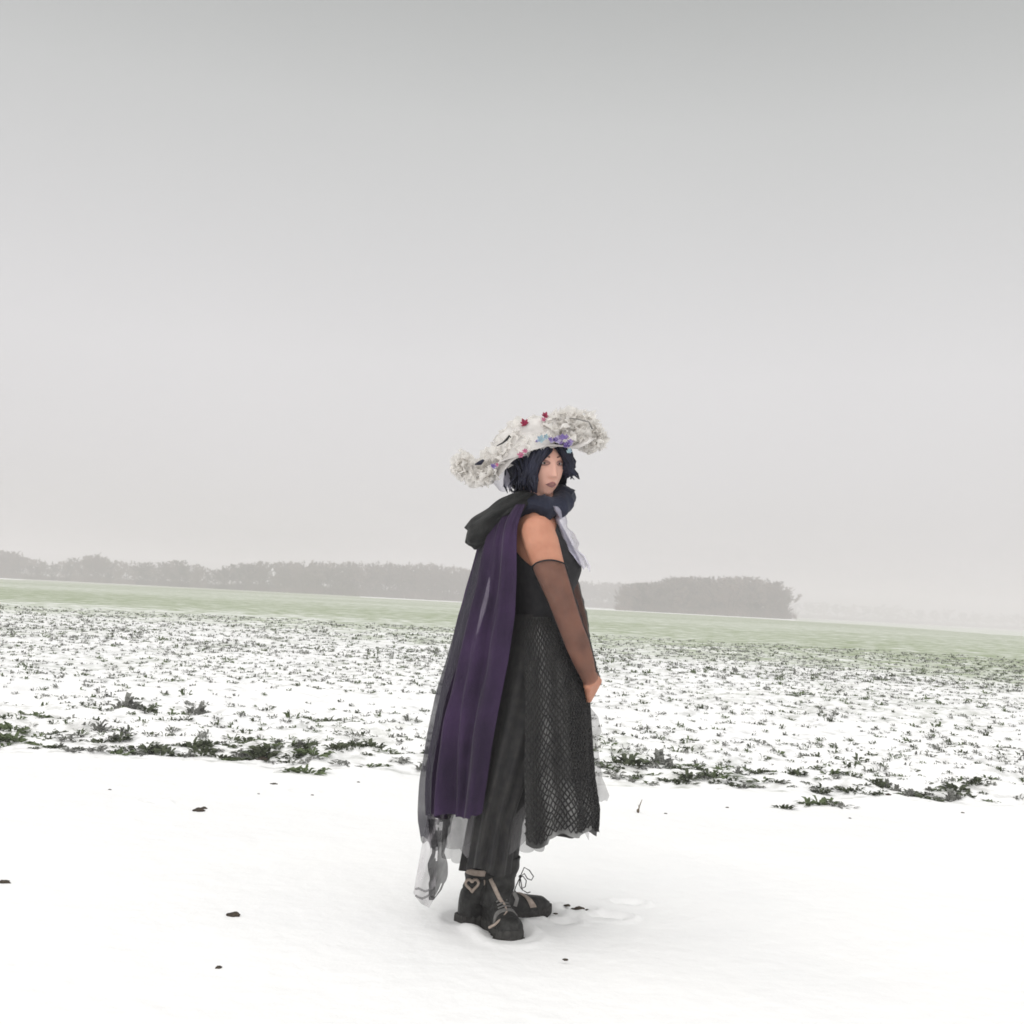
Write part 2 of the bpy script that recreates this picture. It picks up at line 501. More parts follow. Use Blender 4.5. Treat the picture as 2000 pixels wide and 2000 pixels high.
# ------------------------------------------------------------------ haze
def haze_box():
    mb = MB()
    x0, x1, y0, y1, z0, z1 = -1300, 1300, -1300, 1300, -8.5, 24
    vs = [(x, y, z) for z in (z0, z1) for y in (y0, y1) for x in (x0, x1)]
    mb.add(vs, [(0, 2, 3, 1), (4, 5, 7, 6), (0, 1, 5, 4), (2, 6, 7, 3), (0, 4, 6, 2), (1, 3, 7, 5)])
    m = bpy.data.materials.new('fog'); m.use_nodes = True
    n = m.node_tree.nodes; n.remove(n['Principled BSDF'])
    v = n.new('ShaderNodeVolumePrincipled')
    v.inputs['Color'].default_value = (0.86, 0.83, 0.855, 1)
    v.inputs['Density'].default_value = 0.0023
    v.inputs['Anisotropy'].default_value = 0.0
    m.node_tree.links.new(v.outputs[0], n['Material Output'].inputs['Volume'])
    o = mb.build('haze', m, smooth=False)
    tag(o, kind='stuff')
haze_box()

# ------------------------------------------------------------------ trees
def make_tree_meshes(seed, low):
    rnd = random.Random(seed)
    tr, crw = MB(), MB()
    H = 1.0
    lean = Vector((rnd.uniform(-.03, .03), rnd.uniform(-.03, .03), 0))
    tp = [Vector((0, 0, -0.03)) + lean * t + Vector((rnd.uniform(-.008, .008), rnd.uniform(-.008, .008), t * 0.62)) for t in (0, .3, .6, 1)]
    tr.tube(tp, [0.021, 0.016, 0.012, 0.006], 6)
    def twig(p, d, L):
        side = d.cross(Vector((rnd.uniform(-1, 1), rnd.uniform(-1, 1), rnd.uniform(-1, 1))))
        if side.length < 1e-6: return
        side.normalize(); side *= 0.0056
        e = p + d * L + Vector((0, 0, rnd.uniform(-.01, .02)))
        crw.add([p - side, p + side, e], [(0, 1, 2)])
    W = rnd.uniform(0.27, 0.36)
    def env(z):      # crown half width at height z
        t = (z - low) / (1 - low)
        if t < 0 or t > 1: return 0.02
        return W * (math.sin(PI * min(1, (t * 0.86 + 0.12))) ** 0.6)
    def branch(p, d, L, rad, lev):
        pts = [p]; q = p.copy(); n = 3
        for k in range(n):
            d = (d + Vector((rnd.uniform(-.3, .3), rnd.uniform(-.3, .3), rnd.uniform(-.1, .28)))).normalized()
            q = q + d * L / n
            pts.append(q.copy())
        crw.tube(pts, [rad, rad * .75, rad * .5, rad * .25], 3, caps=False)
        if lev == 0:
            for k in range(30):
                t = rnd.random(); i = min(2, int(t * 3)); a = pts[i].lerp(pts[i + 1], t * 3 - i)
                dd = (d * 0.5 + Vector((rnd.gauss(0, 1), rnd.gauss(0, 1), rnd.gauss(.3, .8)))).normalized()
                twig(a, dd, rnd.uniform(.025, .065))
            return
        for k in range(5 if lev == 1 else 4):
            t = 0.25 + 0.75 * rnd.random(); i = min(2, int(t * 3)); a = pts[i].lerp(pts[i + 1], t * 3 - i)
            dd = (d + Vector((rnd.gauss(0, .8), rnd.gauss(0, .8), rnd.gauss(.15, .5)))).normalized()
            branch(a, dd, L * rnd.uniform(.45, .65), rad * .5, lev - 1)
    nl = 13
    for k in range(nl):
        z = low + (0.60 - low) * (k / (nl - 1)) ** 0.9
        ph = k * 2.4 + rnd.uniform(-.4, .4)
        i = min(2, int(z / 0.62 * 3)); base = tp[i].lerp(tp[i + 1], min(1, z / 0.62 * 3 - i))
        upw = 0.35 + 1.5 * (k / (nl - 1))
        d = Vector((math.cos(ph), math.sin(ph), upw)).normalized()
        branch(base, d, env(z + .2) * rnd.uniform(.95, 1.25) + 0.05, 0.0075, 2 if k % 2 else 1)
    for k in range(640):
        ph = rnd.uniform(0, 2 * PI); q = rnd.uniform(0, .36) ; p = Vector((q * math.cos(ph), q * math.sin(ph), -0.02 + rnd.uniform(0, .10)))
        d = Vector((rnd.gauss(0, .5), rnd.gauss(0, .5), 1)).normalized()
        twig(p, d, rnd.uniform(.10, .28))
    zs = max(v.z for v in crw.v)
    def fin(mb, name, m):
        me = bpy.data.meshes.new(name); me.from_pydata([tuple(v / zs) for v in mb.v], [], mb.f); me.materials.append(m); return me
    return fin(tr, 'trunk', M_BARK), fin(crw, 'crown', M_TWIGS)

TREES = [make_tree_meshes(100 + k, low=(0.10, 0.16, 0.22, 0.08, 0.18)[k]) for k in range(5)]
WOOD_TOP = [(-400, 1048), (-150, 1062), (0, 1072), (35, 1075), (105, 1093), (150, 1088), (195, 1078), (235, 1092), (300, 1096), (345, 1090),
            (380, 1096), (425, 1108), (480, 1093), (600, 1093), (700, 1092), (800, 1094), (860, 1098), (930, 1106), (1000, 1118), (1080, 1126), (1240, 1136)]
GROVE_TOP = [(1215, 1137), (1240, 1135), (1290, 1132), (1330, 1122), (1400, 1122), (1480, 1123), (1520, 1132), (1545, 1142), (1560, 1160)]
def plant_tree(px, D, top, label, group, rnd, wide=1.0, k=None):
    d = cf + cr * ((px - 1000) / F); d = Vector((d.x, d.y, 0)); d *= D / d.y
    z = float(ground_z(d.x, d.y))
    # height so that the crown reaches the given line of the wood's outline
    p0 = Vector((d.x, d.y, z))
    hor = 1165 + (px - 1000) * math.tan(ROLL)
    H = ((hor - top) / F) * D + (CAM_H - z)
    k = rnd.randrange(len(TREES)) if k is None else k
    t = empty('bare_tree', p0, label, 'tree', group)
    s = H
    t.rotation_euler = (0, 0, rnd.uniform(0, 2 * PI))
    t.scale = (s * wide, s * wide, s)
    for me in TREES[k]:
        o = bpy.data.objects.new(me.name, me); COL.objects.link(o); o.parent = t
rt = random.Random(5)
special = {35: 'tallest bare tree at the left end of the foggy wood', 195: 'round topped bare tree standing above the left part of the wood',
           360: 'broad domed bare tree just left of the low gap in the wood'}
for px, lab in special.items():
    plant_tree(px, 425, interp(WOOD_TOP, px)[0] - 1, lab, 'trees of the long foggy wood', rt, 1.15)
def wood_label(px, row):
    where = ('left of the tallest end tree' if px < 20 else 'beside the round topped tree' if px < 180 else 'near the broad domed tree' if px < 408
             else 'right of the low gap' if px < 620 else 'on its level stretch' if px < 800 else 'directly behind the cape')
    return 'bare tree in %s row of foggy wood, %s' % (('front', 'middle', 'back')[row], where)
for row, (D, step) in enumerate(((432, 21), (441, 23), (452, 25))):
    px = -330 + row * 9
    while px < 1000:
        if not (408 < px < 440 and row < 1):
            tp_ = interp(WOOD_TOP, px)[0]
            plant_tree(px + rt.uniform(-6, 6), D + rt.uniform(-4, 4), tp_ + abs(rt.gauss(0, 3)) + (0 if row else rt.choice((0, 4, 12, 22))), wood_label(px, row),
                       'trees of the long foggy wood', rt, rt.uniform(1.0, 1.35))
        px += step * rt.uniform(.8, 1.2)
GF = 'faint bare tree in the distant wood between the woman and the grove'
px = 960
while px < 1330:
    for D in (640, 665):
        plant_tree(px + rt.uniform(-5, 5), D + rt.uniform(-6, 6), interp(WOOD_TOP, px)[0] + rt.uniform(0, 4), GF, 'trees of the faint distant wood', rt, 1.3)
    px += 17
for row, (D, step) in enumerate(((392, 15), (400, 17), (409, 17), (418, 19))):
    px = 1221 + row * 3
    while px < 1537:
        tp_ = interp(GROVE_TOP, px)[0]
        plant_tree(px + rt.uniform(-4, 4), D + rt.uniform(-3, 3), tp_ + abs(rt.gauss(0, 2)) + (rt.choice((0, 6, 18, 30)) if row == 0 else 0), 'bare tree of the lone grove, %s, %s' % (('front row', 'second row', 'third row', 'back row')[row], 'at its left end' if px < 1320 else 'in its middle' if px < 1430 else 'at its right end'),
                   'trees of the grove on the right', rt, rt.uniform(1.0, 1.25))
        px += step * rt.uniform(.85, 1.15)
plant_tree(1533, 396, 1146, 'low bare tree leaning out at the right end of the grove', 'trees of the grove on the right', rt, 0.9)
GV = 'hardly visible bare tree dissolving in the fog far right'
px = 1560
while px < 2150:
    plant_tree(px, 1060 + rt.uniform(-25, 25), 1172 + (px - 1560) * 0.055 + rt.uniform(-3, 5), GV, 'trees dissolving in fog on the far right', rt, 1.5)
    px += 27

# ------------------------------------------------------------------ crop plants
def plant_arrays(seed, nleaf, spread, upright, seg=3):
    """ragged clump of short leaves, some lying, some standing"""
    rnd = random.Random(seed); mb = MB()
    for k in range(nleaf):
        a = rnd.uniform(0, 2 * PI); q = rnd.random() ** .6 * .62
        o = Vector((q * math.cos(a) * spread, q * math.sin(a) * .8, 0))
        ph = a + rnd.gauss(0, .9)
        L = rnd.uniform(.25, .62); wd = rnd.uniform(.07, .15)
        dirv = Vector((math.cos(ph) * spread, math.sin(ph), 0)); sd_ = Vector((-dirv.y, dirv.x, 0)).normalized()
        lift = rnd.uniform(.15, 1.1) * upright * (1.1 - q)
        vs = []
        for j in range(seg + 1):
            t = j / seg
            c = o + dirv * L * t * (0.5 + 0.5 * t) + Vector((0, 0, lift * (1.5 * t - 0.95 * t * t) + 0.05 * rnd.uniform(-1, 1)))
            ww = wd * math.sin(PI * (0.14 + 0.82 * t))
            tw = rnd.uniform(-.7, .7)
            vs += [c - sd_ * ww + Vector((0, 0, tw * ww)), c + sd_ * ww - Vector((0, 0, tw * ww))]
        mb.add(vs, [(2 * j, 2 * j + 1, 2 * j + 3, 2 * j + 2) for j in range(seg)])
    return mb
PROTO = []
for k in range(8):
    mb = plant_arrays(300 + k, (26, 30, 24, 28, 32, 26, 30, 34)[k], (1.3, 1.7, 1.15, 1.5, 1.25, 1.8, 1.4, 1.0)[k], (.8, .65, 1.0, .75, .9, .6, .9, 1.5)[k])
    me = bpy.data.meshes.new('crop_plant'); me.from_pydata([tuple(v) for v in mb.v], [], mb.f)
    me.materials.append((M_LEAF, M_LEAF3, M_LEAF, M_LEAF2)[k % 4])
    me.polygons.foreach_set('use_smooth', [True] * len(me.polygons))
    PROTO.append(me)
rc = random.Random(11)
def crop(px=None, py=None, xy=None, size=0.09, label='', group=None, k=None, flat=1.0):
    if xy is None:
        q = on_plane(px, py, 0.03); xy = (q.x, q.y)
    o = bpy.data.objects.new('crop_plant', PROTO[rc.randrange(8) if k is None else k]); COL.objects.link(o)
    o.location = (xy[0], xy[1], float(ground_z(xy[0], xy[1])) - 0.004)
    o.rotation_euler = (rc.uniform(-.15, .15), rc.uniform(-.15, .15), rc.uniform(-.7, .7) + (PI if rc.random() < .5 else 0))
    o.scale = (size * 1.1, size, size * flat)
    return tag(o, label, 'plant', group)
NEAR = 'crop plants poking through the snow'
for px, py, s, k, lab in (
    (1600, 1562, .115, 1, 'wide dark crop plant nearest the track on the right of the field'),
    (1640, 1566, .08, 3, 'small dark crop plant touching the widest plant on the right'),
    (1525, 1568, .07, 0, 'lone dark crop plant at the snow edge left of the widest right plant'),
    (245, 1392, .14, 7, 'tall leafy green crop plant rising above the snow strip on the left'),
    (285, 1392, .12, 4, 'bushy green crop plant beside the tallest left plant'),
    (385, 1392, .12, 7, 'upright pale green crop plant standing alone behind the left rows'),
    (645, 1412, .11, 2, 'dark round green crop plant alone in snow left of the cape'),
    (520, 1478, .13, 4, 'big green crop plant with reddish soil at the track edge'),
    (600, 1502, .115, 1, 'wide dark crop plant at the track edge left of the cape'),
    (400, 1472, .11, 2, 'dark upright crop plant at the edge of the track on the left'),
    (1225, 1505, .14, 4, 'green crop plant just right of the skirt at the track edge'),
    (1285, 1500, .13, 7, 'leafy crop plant second from the skirt at the track edge'),
    (1390, 1522, .11, 1, 'dark lying crop plant midway between skirt and widest right plant'),
    (1475, 1518, .10, 0, 'dark crop plant in front rows below the grove'),
    (1560, 1360, .12, 5, 'flat dark crop plant in the middle distance below the grove'),
    (1810, 1548, .06, 3, 'small dark crop plant alone in snow near the right edge'),
    (290, 1465, .12, 2, 'green crop plant drooping at the front of the left rows'),
    (30, 1450, .15, 1, 'large dark green crop plant in the left corner of the field'),
    (70, 1402, .15, 1, 'long dark leaved crop plant near the left edge of the photo')):
    crop(px, py, None, s, lab, NEAR, k)
# scattered plants: the ~280 nearest are things, the rest one mass
pts = []
rr = np.random.RandomState(3)
def accept(x, y):
    r = math.hypot(x, y)
    e_ = float(edge_y(x)) + 0.05
    if y < e_: return 0
    d = y - e_
    n1 = float(fbm(x * 0.9, y * 0.9, 81)); 
    p = 0.9 if d < 1.6 else 0.62
    if 2.6 < d < 4.3 and x < 3.0: p *= 0.30 * (1 if x < -0.6 else 1.4)
    n2 = float(fbm(x * 0.35 + 5, y * 0.5, 87))
    p *= np.clip((n1 - 0.22) * 4.2, 0.12, 1) * np.clip((n2 - .16) * 4.5, .30, 1)
    if x < -2.2 and d < 1.5: p = max(p, .75)
    if y > 15: p *= .80 - .42 * min(1, (y - 15) / 14)
    return p
cand = []
for _ in range(140000):
    y = 7 + 33 * rr.rand() ** 1.15
    x = (rr.rand() - .5) * 2 * 0.78 * y
    if rr.rand() < accept(x, y) * (0.80 if y < 12 else 1.0):
        cand.append((y, x))
# thin by a poisson-like grid so that plants do not pile up
occ = set(); keep = []
for y, x in cand:
    g = 0.12 if y < 12 else 0.145
    c = (int(x / g), int(y / g))
    if c in occ: continue
    occ.add(c); keep.append((y, x))
keep.sort(key=lambda t: math.hypot(*t))
for k in range(62):          # ragged row along the edge of the track
    x = -3.7 + 7.4 * (k + rr.rand() * .9) / 62
    if -0.62 < x < 0.35 and rr.rand() < .8: continue
    if x > 1.5 and rr.rand() < .5: continue
    y = float(edge_y(x)) + .06 + rr.rand() ** 1.5 * (.8 if x < -1.6 else .45)
    size = rc.choice((.05, .06, .07, .08, .10)) * (1.15 if x < -1.2 else 1.0)
    side = 'far left of' if x < -1.6 else 'left of' if x < -0.15 else 'behind' if x < 0.45 else 'right of' if x < 1.9 else 'far right of'
    crop(xy=(x, y), size=size, label='%s ragged crop plant in the edge row beside the track, %s the woman' % ('small' if size < .065 else 'thick' if size < .09 else 'broad', side), group=NEAR)
inview = [(y, x) for y, x in keep if abs(x) < 0.475 * y]
chosen = set(inview[:225])
for y, x in inview[:225]:
    side = 'far left of' if x < -1.6 else 'left of' if x < -0.15 else 'behind' if x < 0.45 else 'right of' if x < 1.9 else 'far right of'
    d = y - float(edge_y(x))
    rowt = 'at the very edge of the track' if d < .45 else 'in the dense front rows' if d < 1.5 else 'in the rows behind the front ones'
    size = rc.choice((.035, .045, .05, .06, .085))
    st = 'tiny' if size < .04 else 'small' if size < .055 else 'medium sized' if size < .08 else 'larger bushy'
    lab = '%s crop plant %s, %s the woman' % (st, rowt, side)
    crop(xy=(x, y), size=size, label=lab, group=NEAR, flat=rc.uniform(.7, 1.1))
rest = [t for t in keep if t not in chosen]
def mass(name, items, mats, label):
    proto = []
    for k in range(6):
        mb = plant_arrays(500 + k, 12, (1.15, .95, 1.2, 1.0, .9, 1.1)[k], (1.0, 1.2, .9, 1.3, 1.6, 1.0)[k], 2)
        proto.append((np.array([tuple(v) for v in mb.v]), np.array(mb.f)))
    VV = []; FF = []; off = 0; MI = []
    for (y, x) in items:
        P, Fc = proto[rr.randint(6)]
        s = rr.uniform(.026, .066) * (1.0 + 0.35 * (y > 18)) * (1.5 if rr.rand() < .08 else 1); a = rr.uniform(-.8, .8)
        c, sn = math.cos(a), math.sin(a)
        R = np.array([[c, -sn, 0], [sn, c, 0], [0, 0, rr.uniform(.7, 1.3)]])
        VV.append(P @ R.T * s + np.array([x, y, 0])); FF.append(Fc + off); off += len(P)
        pk = rr.rand(); dk_ = .30 if y < 14 else .08
        MI += [2 if pk < dk_ else 0 if pk < (.55 if y < 16 else .38) else 1] * len(Fc)
    VV = np.vstack(VV); FF = np.vstack(FF)
    base = np.array(items)
    per = np.array([len(p[0]) for p in proto])
    # set each plant on the ground
    n = len(proto[0][0])
    gz = ground_z(base[:, 1], base[:, 0])
    VV[:, 2] += np.repeat(gz, n) - 0.004
    me = bpy.data.meshes.new(name)
    me.vertices.add(len(VV)); me.vertices.foreach_set('co', VV.astype(np.float32).ravel())
    me.loops.add(FF.size); me.loops.foreach_set('vertex_index', FF.astype(np.int32).ravel())
    me.polygons.add(len(FF)); me.polygons.foreach_set('loop_start', (np.arange(len(FF)) * 4).astype(np.int32))
    for m in mats: me.materials.append(m)
    me.polygons.foreach_set('material_index', np.array(MI, dtype=np.int32))
    me.update(calc_edges=True)
    o = bpy.data.objects.new(name, me); COL.objects.link(o)
    tag(o, label, None, None, 'stuff')
mass('crop_cover', rest, (M_LEAF3, M_LEAF2, M_LEAF), 'thin cover of crop leaves showing through snow across the field')

# ------------------------------------------------------------------ clods and twigs on the snow
def clod(px, py, size, label, group='dark clods lying on the snow', flat=0.45, m=M_CLOD, seed=0):
    q = on_plane(px, py, 0.0)
    bm = bmesh.new(); bmesh.ops.create_icosphere(bm, subdivisions=3, radius=1.0)
    for v in bm.verts:
        n = noise.noise(v.co * 1.3 + Vector((seed * 3.7, 0, 0))) * 0.55 + noise.noise(v.co * 3.5 + Vector((0, seed, 0))) * 0.22
        v.co *= (1 + n)
        v.co = Vector((v.co.x * size, v.co.y * size * 0.6, v.co.z * size * flat))
    me = bpy.data.meshes.new('soil_clod'); bm.to_mesh(me); bm.free()
    o = link_mesh('soil_clod', me, m)
    o.location = (q.x, q.y, float(ground_z(q.x, q.y)) + size * flat * 0.3 + (0.012 if px > 1080 and px < 1200 and py > 1700 else 0))
    tag(o, label, 'clod', group)
clod(388, 1583, .028, 'black soil clod lying alone on snow below the left rows', seed=1)
clod(398, 1578, .016, 'small soil lump against the upper black clod', seed=2)
clod(457, 1790, .022, 'dark soil clod on bare snow left of the boots', seed=3)
clod(8, 1724, .022, 'grey soil clod on snow at the left edge of the photo', seed=4, flat=.35)
clod(427, 1890, .010, 'tiny crumb of soil on the snow low on the left', seed=5)
clod(1128, 1776, .028, 'reddish brown clod in the footprint right of the boots', seed=6, flat=.3)
clod(1104, 1884, .008, 'tiny crumb of soil on the snow below the boots', seed=7)
clod(1735, 1562, .018, 'dark soil clod at the snow edge near the right', seed=8)
for a_, b_, s_, l_ in ((1108, 1772, .012, 'brown crumb nearest the toe in the trodden snow'), (1147, 1779, .013, 'brown crumb on the far side of the reddish clod'), (1085, 1790, .008, 'small crumb in the snow before the far boot')):
    clod(a_, b_, s_, l_, seed=int(a_) % 17, flat=.35)
for k_, (a_, b_, s_) in enumerate(((610, 1552, .009), (505, 1549, .008), (700, 1528, .010), (1300, 1590, .009), (1420, 1578, .010), (1660, 1600, .008), (1880, 1590, .010), (215, 1540, .009))):
    clod(a_, b_, s_, 'tiny soil crumb on the snow, %s' % ('first below the left field edge', 'near the low clod before the left rows', 'close to the cape', 'just right of the dry stalk', 'below the lone edge plants on the right',
         'below the widest right plant', 'near the right edge of the photo', 'far left below the field edge')[k_], seed=20 + k_, flat=.4)
clod(535, 1530, .020, 'low soil clod on the snow before the left rows', seed=9, flat=.25)
clod(512, 1489, .035, 'reddish soil clod under the big green edge plant', seed=10, flat=.4)
clod(1180, 1516, .030, 'brown soil clod at the track edge beside the skirt', seed=11, flat=.4)
def stalk():
    b = on_plane(1246, 1588, 0.0); t = on_plane(1246, 1588, 0.0) + Vector((.020, 0, .075))
    mb = MB()
    mb.tube([b + Vector((0, 0, -.01)), b.lerp(t, .5) + Vector((-.004, 0, 0)), t], [.004, .0035, .0015], 6)
    mb.tube([b.lerp(t, .35), b.lerp(t, .5) + Vector((-.012, 0, .008))], [.0025, .001], 5)
    mb.ball(b + Vector((0, 0, .012)), (.009, .009, .012), 8)
    o = mb.build('dry_stalk', M_STEM); 
    tag(o, 'short dry stalk standing upright in snow right of the skirt', 'stalk')
stalk()

# ------------------------------------------------------------------ the woman
DP = (FOOT_A_H + FOOT_B_T).y / 2 / 1.0
DP = ((FOOT_A_H + FOOT_A_T + FOOT_B_H + FOOT_B_T) / 4 - CAM).dot(cf)
def V(px, py, d=0.0):
    return at(px, py, DP + d)
PXM = DP / F                      # metres per photo pixel at her distance
root_pos = (FOOT_A_H + FOOT_A_T + FOOT_B_H + FOOT_B_T) / 4
person = empty('person', root_pos, 'woman in a white flowered hat, purple cape and dark skirt standing on snow', 'person')

# --- head
HC = V(1057, 912, -0.01)
YAW, HROLL, HPITCH = math.radians(26), math.radians(4), math.radians(-3)
def head_basis():
    # local: x = her left, y = forward (face), z = up
    fwd = Vector((math.sin(YAW), -math.cos(YAW), 0))
    zc = Vector((0, 0, 1))
    zc = (zc - cr * math.tan(HROLL)).normalized()
    fwd = (fwd + Vector((0, 0, math.sin(HPITCH)))).normalized()
    x = zc.cross(fwd) * -1; x.normalize()
    x = fwd.cross(zc); x.normalize(); x = -x      # her left when she faces us is to the right of the picture
    z = x.cross(fwd)
    if z.z < 0: z = -z
    return x, fwd, z
hx, hf, hz = head_basis()
def HP(x, y, z): return HC + hx * x + hf * y + hz * z
def g(a, s): return math.exp(-(a / s) ** 2)
def head_pt(u, v):
    th = 2 * PI * u; ph = PI * v
    sx, sy, sz = math.sin(ph) * math.sin(th), math.sin(ph) * math.cos(th), math.cos(ph)
    z = 0.112 * sz
    wx, wy = 0.073, 0.095
    t = max(0, -sz)
    if sz < 0:
        wx *= 1 - 0.34 * t ** 1.4
        wy *= (1 - 0.05 * t) if sy > 0 else (1 - 0.35 * t)
    x = wx * sx; y = wy * sy
    if sz < -0.2: y += 0.012 * (t - 0.2)
    if sy > 0:
        f = min(1, sy * 1.6)
        b = 0
        b += -0.009 * (g(x - .031, .015) + g(x + .031, .015)) * g(z - .010, .013)
        b += 0.004 * (g(x - .03, .022) + g(x + .03, .022)) * g(z - .032, .010)
        nzt = max(0, min(1, (.022 - z) / .058))
        if -.045 < z < .03: b += (0.004 + 0.019 * nzt ** 1.2) * g(x, .008 + .005 * nzt) * (1 if z > -.036 else max(0, 1 - (-.036 - z) / .009))
        b += 0.005 * (g(x - .012, .007) + g(x + .012, .007)) * g(z + .034, .007)
        b += 0.004 * (g(x - .044, .02) + g(x + .044, .02)) * g(z + .018, .02)
        b += 0.006 * g(x, .020) * (g(z + .059, .006) + 1.05 * g(z + .071, .006))
        b -= 0.003 * g(x, .02) * g(z + .083, .006)
        b += 0.007 * g(x, .02) * g(z + .100, .012)
        y += b * f
    return x, y, z
body = MB()
body.grid(84, 64, lambda u, v: HP(*head_pt(u, 0.004 + 0.992 * v)), close_u=True)
nf = 84
o_ = 0
body.f.append(tuple(range(nf))); body.f.append(tuple(63 * nf + k for k in range(nf))[::-1])
body.ball(HP(-.071, -.008, -.012), (.010, .018, .028), 10)          # ears
body.ball(HP(.071, -.008, -.012), (.010, .018, .028), 10)
# --- neck and torso
body.limb([V(1050, 925, 0), V(1052, 975, 0), V(1046, 1010, 0)], [.052, .054, .066])
TORSO = [(1000, 1022, 1078, .085), (1018, 1002, 1090, .130), (1040, 992, 1102, .150), (1065, 989, 1114, .152), (1090, 990, 1124, .150), (1112, 993, 1128, .147),
         (1140, 1000, 1122, .138), (1170, 1006, 1110, .128), (1205, 1008, 1100, .122), (1250, 998, 1110, .145), (1300, 986, 1120, .165),
         (1345, 984, 1118, .165), (1375, 1000, 1095, .14)]
def torso_pt(u, y, grow=0.0):
    xb, xf, hd = interp(TORSO, y)
    th = 2 * PI * u
    c, s = math.cos(th), math.sin(th)
    return V((xb + xf) / 2 + ((xf - xb) / 2 + grow / PXM) * c, y, (hd + grow) * s)
body.grid(40, 34, lambda u, v: torso_pt(u, 1000 + 375 * v), close_u=True)
n0 = len(body.v) - 40 * 34
body.f.append(tuple(n0 + k for k in range(40))); body.f.append(tuple(n0 + 33 * 40 + k for k in range(40))[::-1])
# --- arms (sx: -1 near arm, +1 far arm)
ARM_R = [(1050, 1040, -.150, .060), (1058, 1062, -.168, .060), (1074, 1112, -.183, .053), (1096, 1170, -.197, .045), (1116, 1228, -.200, .041),
         (1128, 1258, -.192, .042), (1140, 1292, -.170, .036), (1152, 1328, -.140, .026)]
ARM_L = [(1062, 1040, .150, .058), (1074, 1064, .168, .058), (1094, 1112, .186, .050), (1112, 1165, .196, .044), (1126, 1212, .195, .040),
         (1131, 1250, .178, .038), (1142, 1290, .130, .032), (1158, 1330, .085, .025)]
for A in (ARM_R, ARM_L):
    body.limb([V(a, b, c) for a, b, c, r in A], [r for a, b, c, r in A])
def hand(wrist, p, s, nrm, thumb_side):
    """p: wrist to knuckles, s: across the palm (towards the index), nrm: out of the back of the hand"""
    K = wrist + p * 0.078
    for t in np.linspace(0, 1, 5):
        c = wrist.lerp(K, t)
        body.tube([c - s * (.022 + .016 * t), c + s * (.022 + .016 * t)], [.0135 - .002 * t] * 2, 10)
        for q in (-1, 0, 1):
            body.ball(c + s * q * (.022 + .016 * t), .0145 - .002 * t, 10)
    for i, (L, curl) in enumerate(((.070, .55), (.078, .65), (.073, .7), (.058, .8))):
        base = K + s * (.033 - i * .022)
        pts_ = [base - p * .012]; d = (p + s * (.10 - .07 * i)).normalized(); q = base
        for j, fr in enumerate((.45, .31, .24)):
            pts_.append(q.copy())
            a = curl * (.55 + .35 * j)
            d = (d * math.cos(a) - nrm * math.sin(a)).normalized()
            q = q + d * L * fr
        pts_.append(q.copy())
        body.limb(pts_, [.0098, .0095, .0088, .0082, .0070], 8)
    tb = wrist + p * .020 + s * thumb_side * .024
    d1 = (p * .75 + s * thumb_side * .55 - nrm * .35).normalized()
    k1 = tb + d1 * .034; d2 = (p * .85 + s * thumb_side * .15 - nrm * .5).normalized()
    k2 = k1 + d2 * .030; k3 = k2 + (p * .7 - nrm * .7).normalized() * .024
    body.limb([tb, k1, k2, k3], [.014, .0115, .010, .0085], 8)
wr = V(1153, 1330, -.138)
pR = (V(1162, 1352, -.060) - wr).normalized()
sR = (Vector((.25, -.15, .95)) - pR * pR.dot(Vector((.25, -.15, .95)))).normalized()
nR_ = sR.cross(pR); nR_ = nR_ if nR_.x > 0 else -nR_
hand(wr, pR, sR, nR_, 1)
wl = V(1158, 1330, .085)
pL = (V(1156, 1352, .005) - wl).normalized()
sL = (Vector((.25, .15, .95)) - pL * pL.dot(Vector((.25, .15, .95)))).normalized()
nL_ = sL.cross(pL); nL_ = nL_ if nL_.x > 0 else -nL_
hand(wl, pL, sL, nL_, 1)
# --- legs
ANK_A = FOOT_A_H.lerp(FOOT_A_T, .24) + Vector((0, 0, .10)); ANK_B = FOOT_B_H.lerp(FOOT_B_T, .24) + Vector((0, 0, .10))
KN_A = V(975, 1585, .07); KN_B = V(985, 1590, -.08)
body.limb([V(1050, 1340, .085), V(1018, 1460, .09), KN_A, ANK_A + Vector((0, 0, .12)), ANK_A], [.090, .078, .054, .045, .036])
body.limb([V(1050, 1340, -.085), V(1028, 1460, -.10), KN_B, ANK_B + Vector((.02, 0, .15)), ANK_B], [.090, .078, .054, .045, .036])

def fuse(mb, name, voxel, m, parent, smooth_it=5):
    me = bpy.data.meshes.new('tmp'); me.from_pydata([tuple(v) for v in mb.v], [], mb.f); me.update()
    bm = bmesh.new(); bm.from_mesh(me)
    bmesh.ops.recalc_face_normals(bm, faces=bm.faces); bm.to_mesh(me); bm.free()
    t = bpy.data.objects.new('tmp', me); COL.objects.link(t)
    md = t.modifiers.new('r', 'REMESH'); md.mode = 'VOXEL'; md.voxel_size = voxel; md.use_smooth_shade = True
    ms = t.modifiers.new('s', 'SMOOTH'); ms.factor = 0.5; ms.iterations = smooth_it
    bpy.context.view_layer.update()
    dg = bpy.context.evaluated_depsgraph_get()
    nm_ = bpy.data.meshes.new_from_object(t.evaluated_get(dg))
    bpy.data.objects.remove(t); bpy.data.meshes.remove(me)
    nm_.name = name
    return link_mesh(name, nm_, m, parent)
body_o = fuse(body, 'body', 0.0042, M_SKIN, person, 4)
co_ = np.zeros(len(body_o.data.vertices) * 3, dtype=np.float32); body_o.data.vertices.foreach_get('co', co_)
dd_ = np.linalg.norm(co_.reshape(-1, 3) - np.array(HC), axis=1)
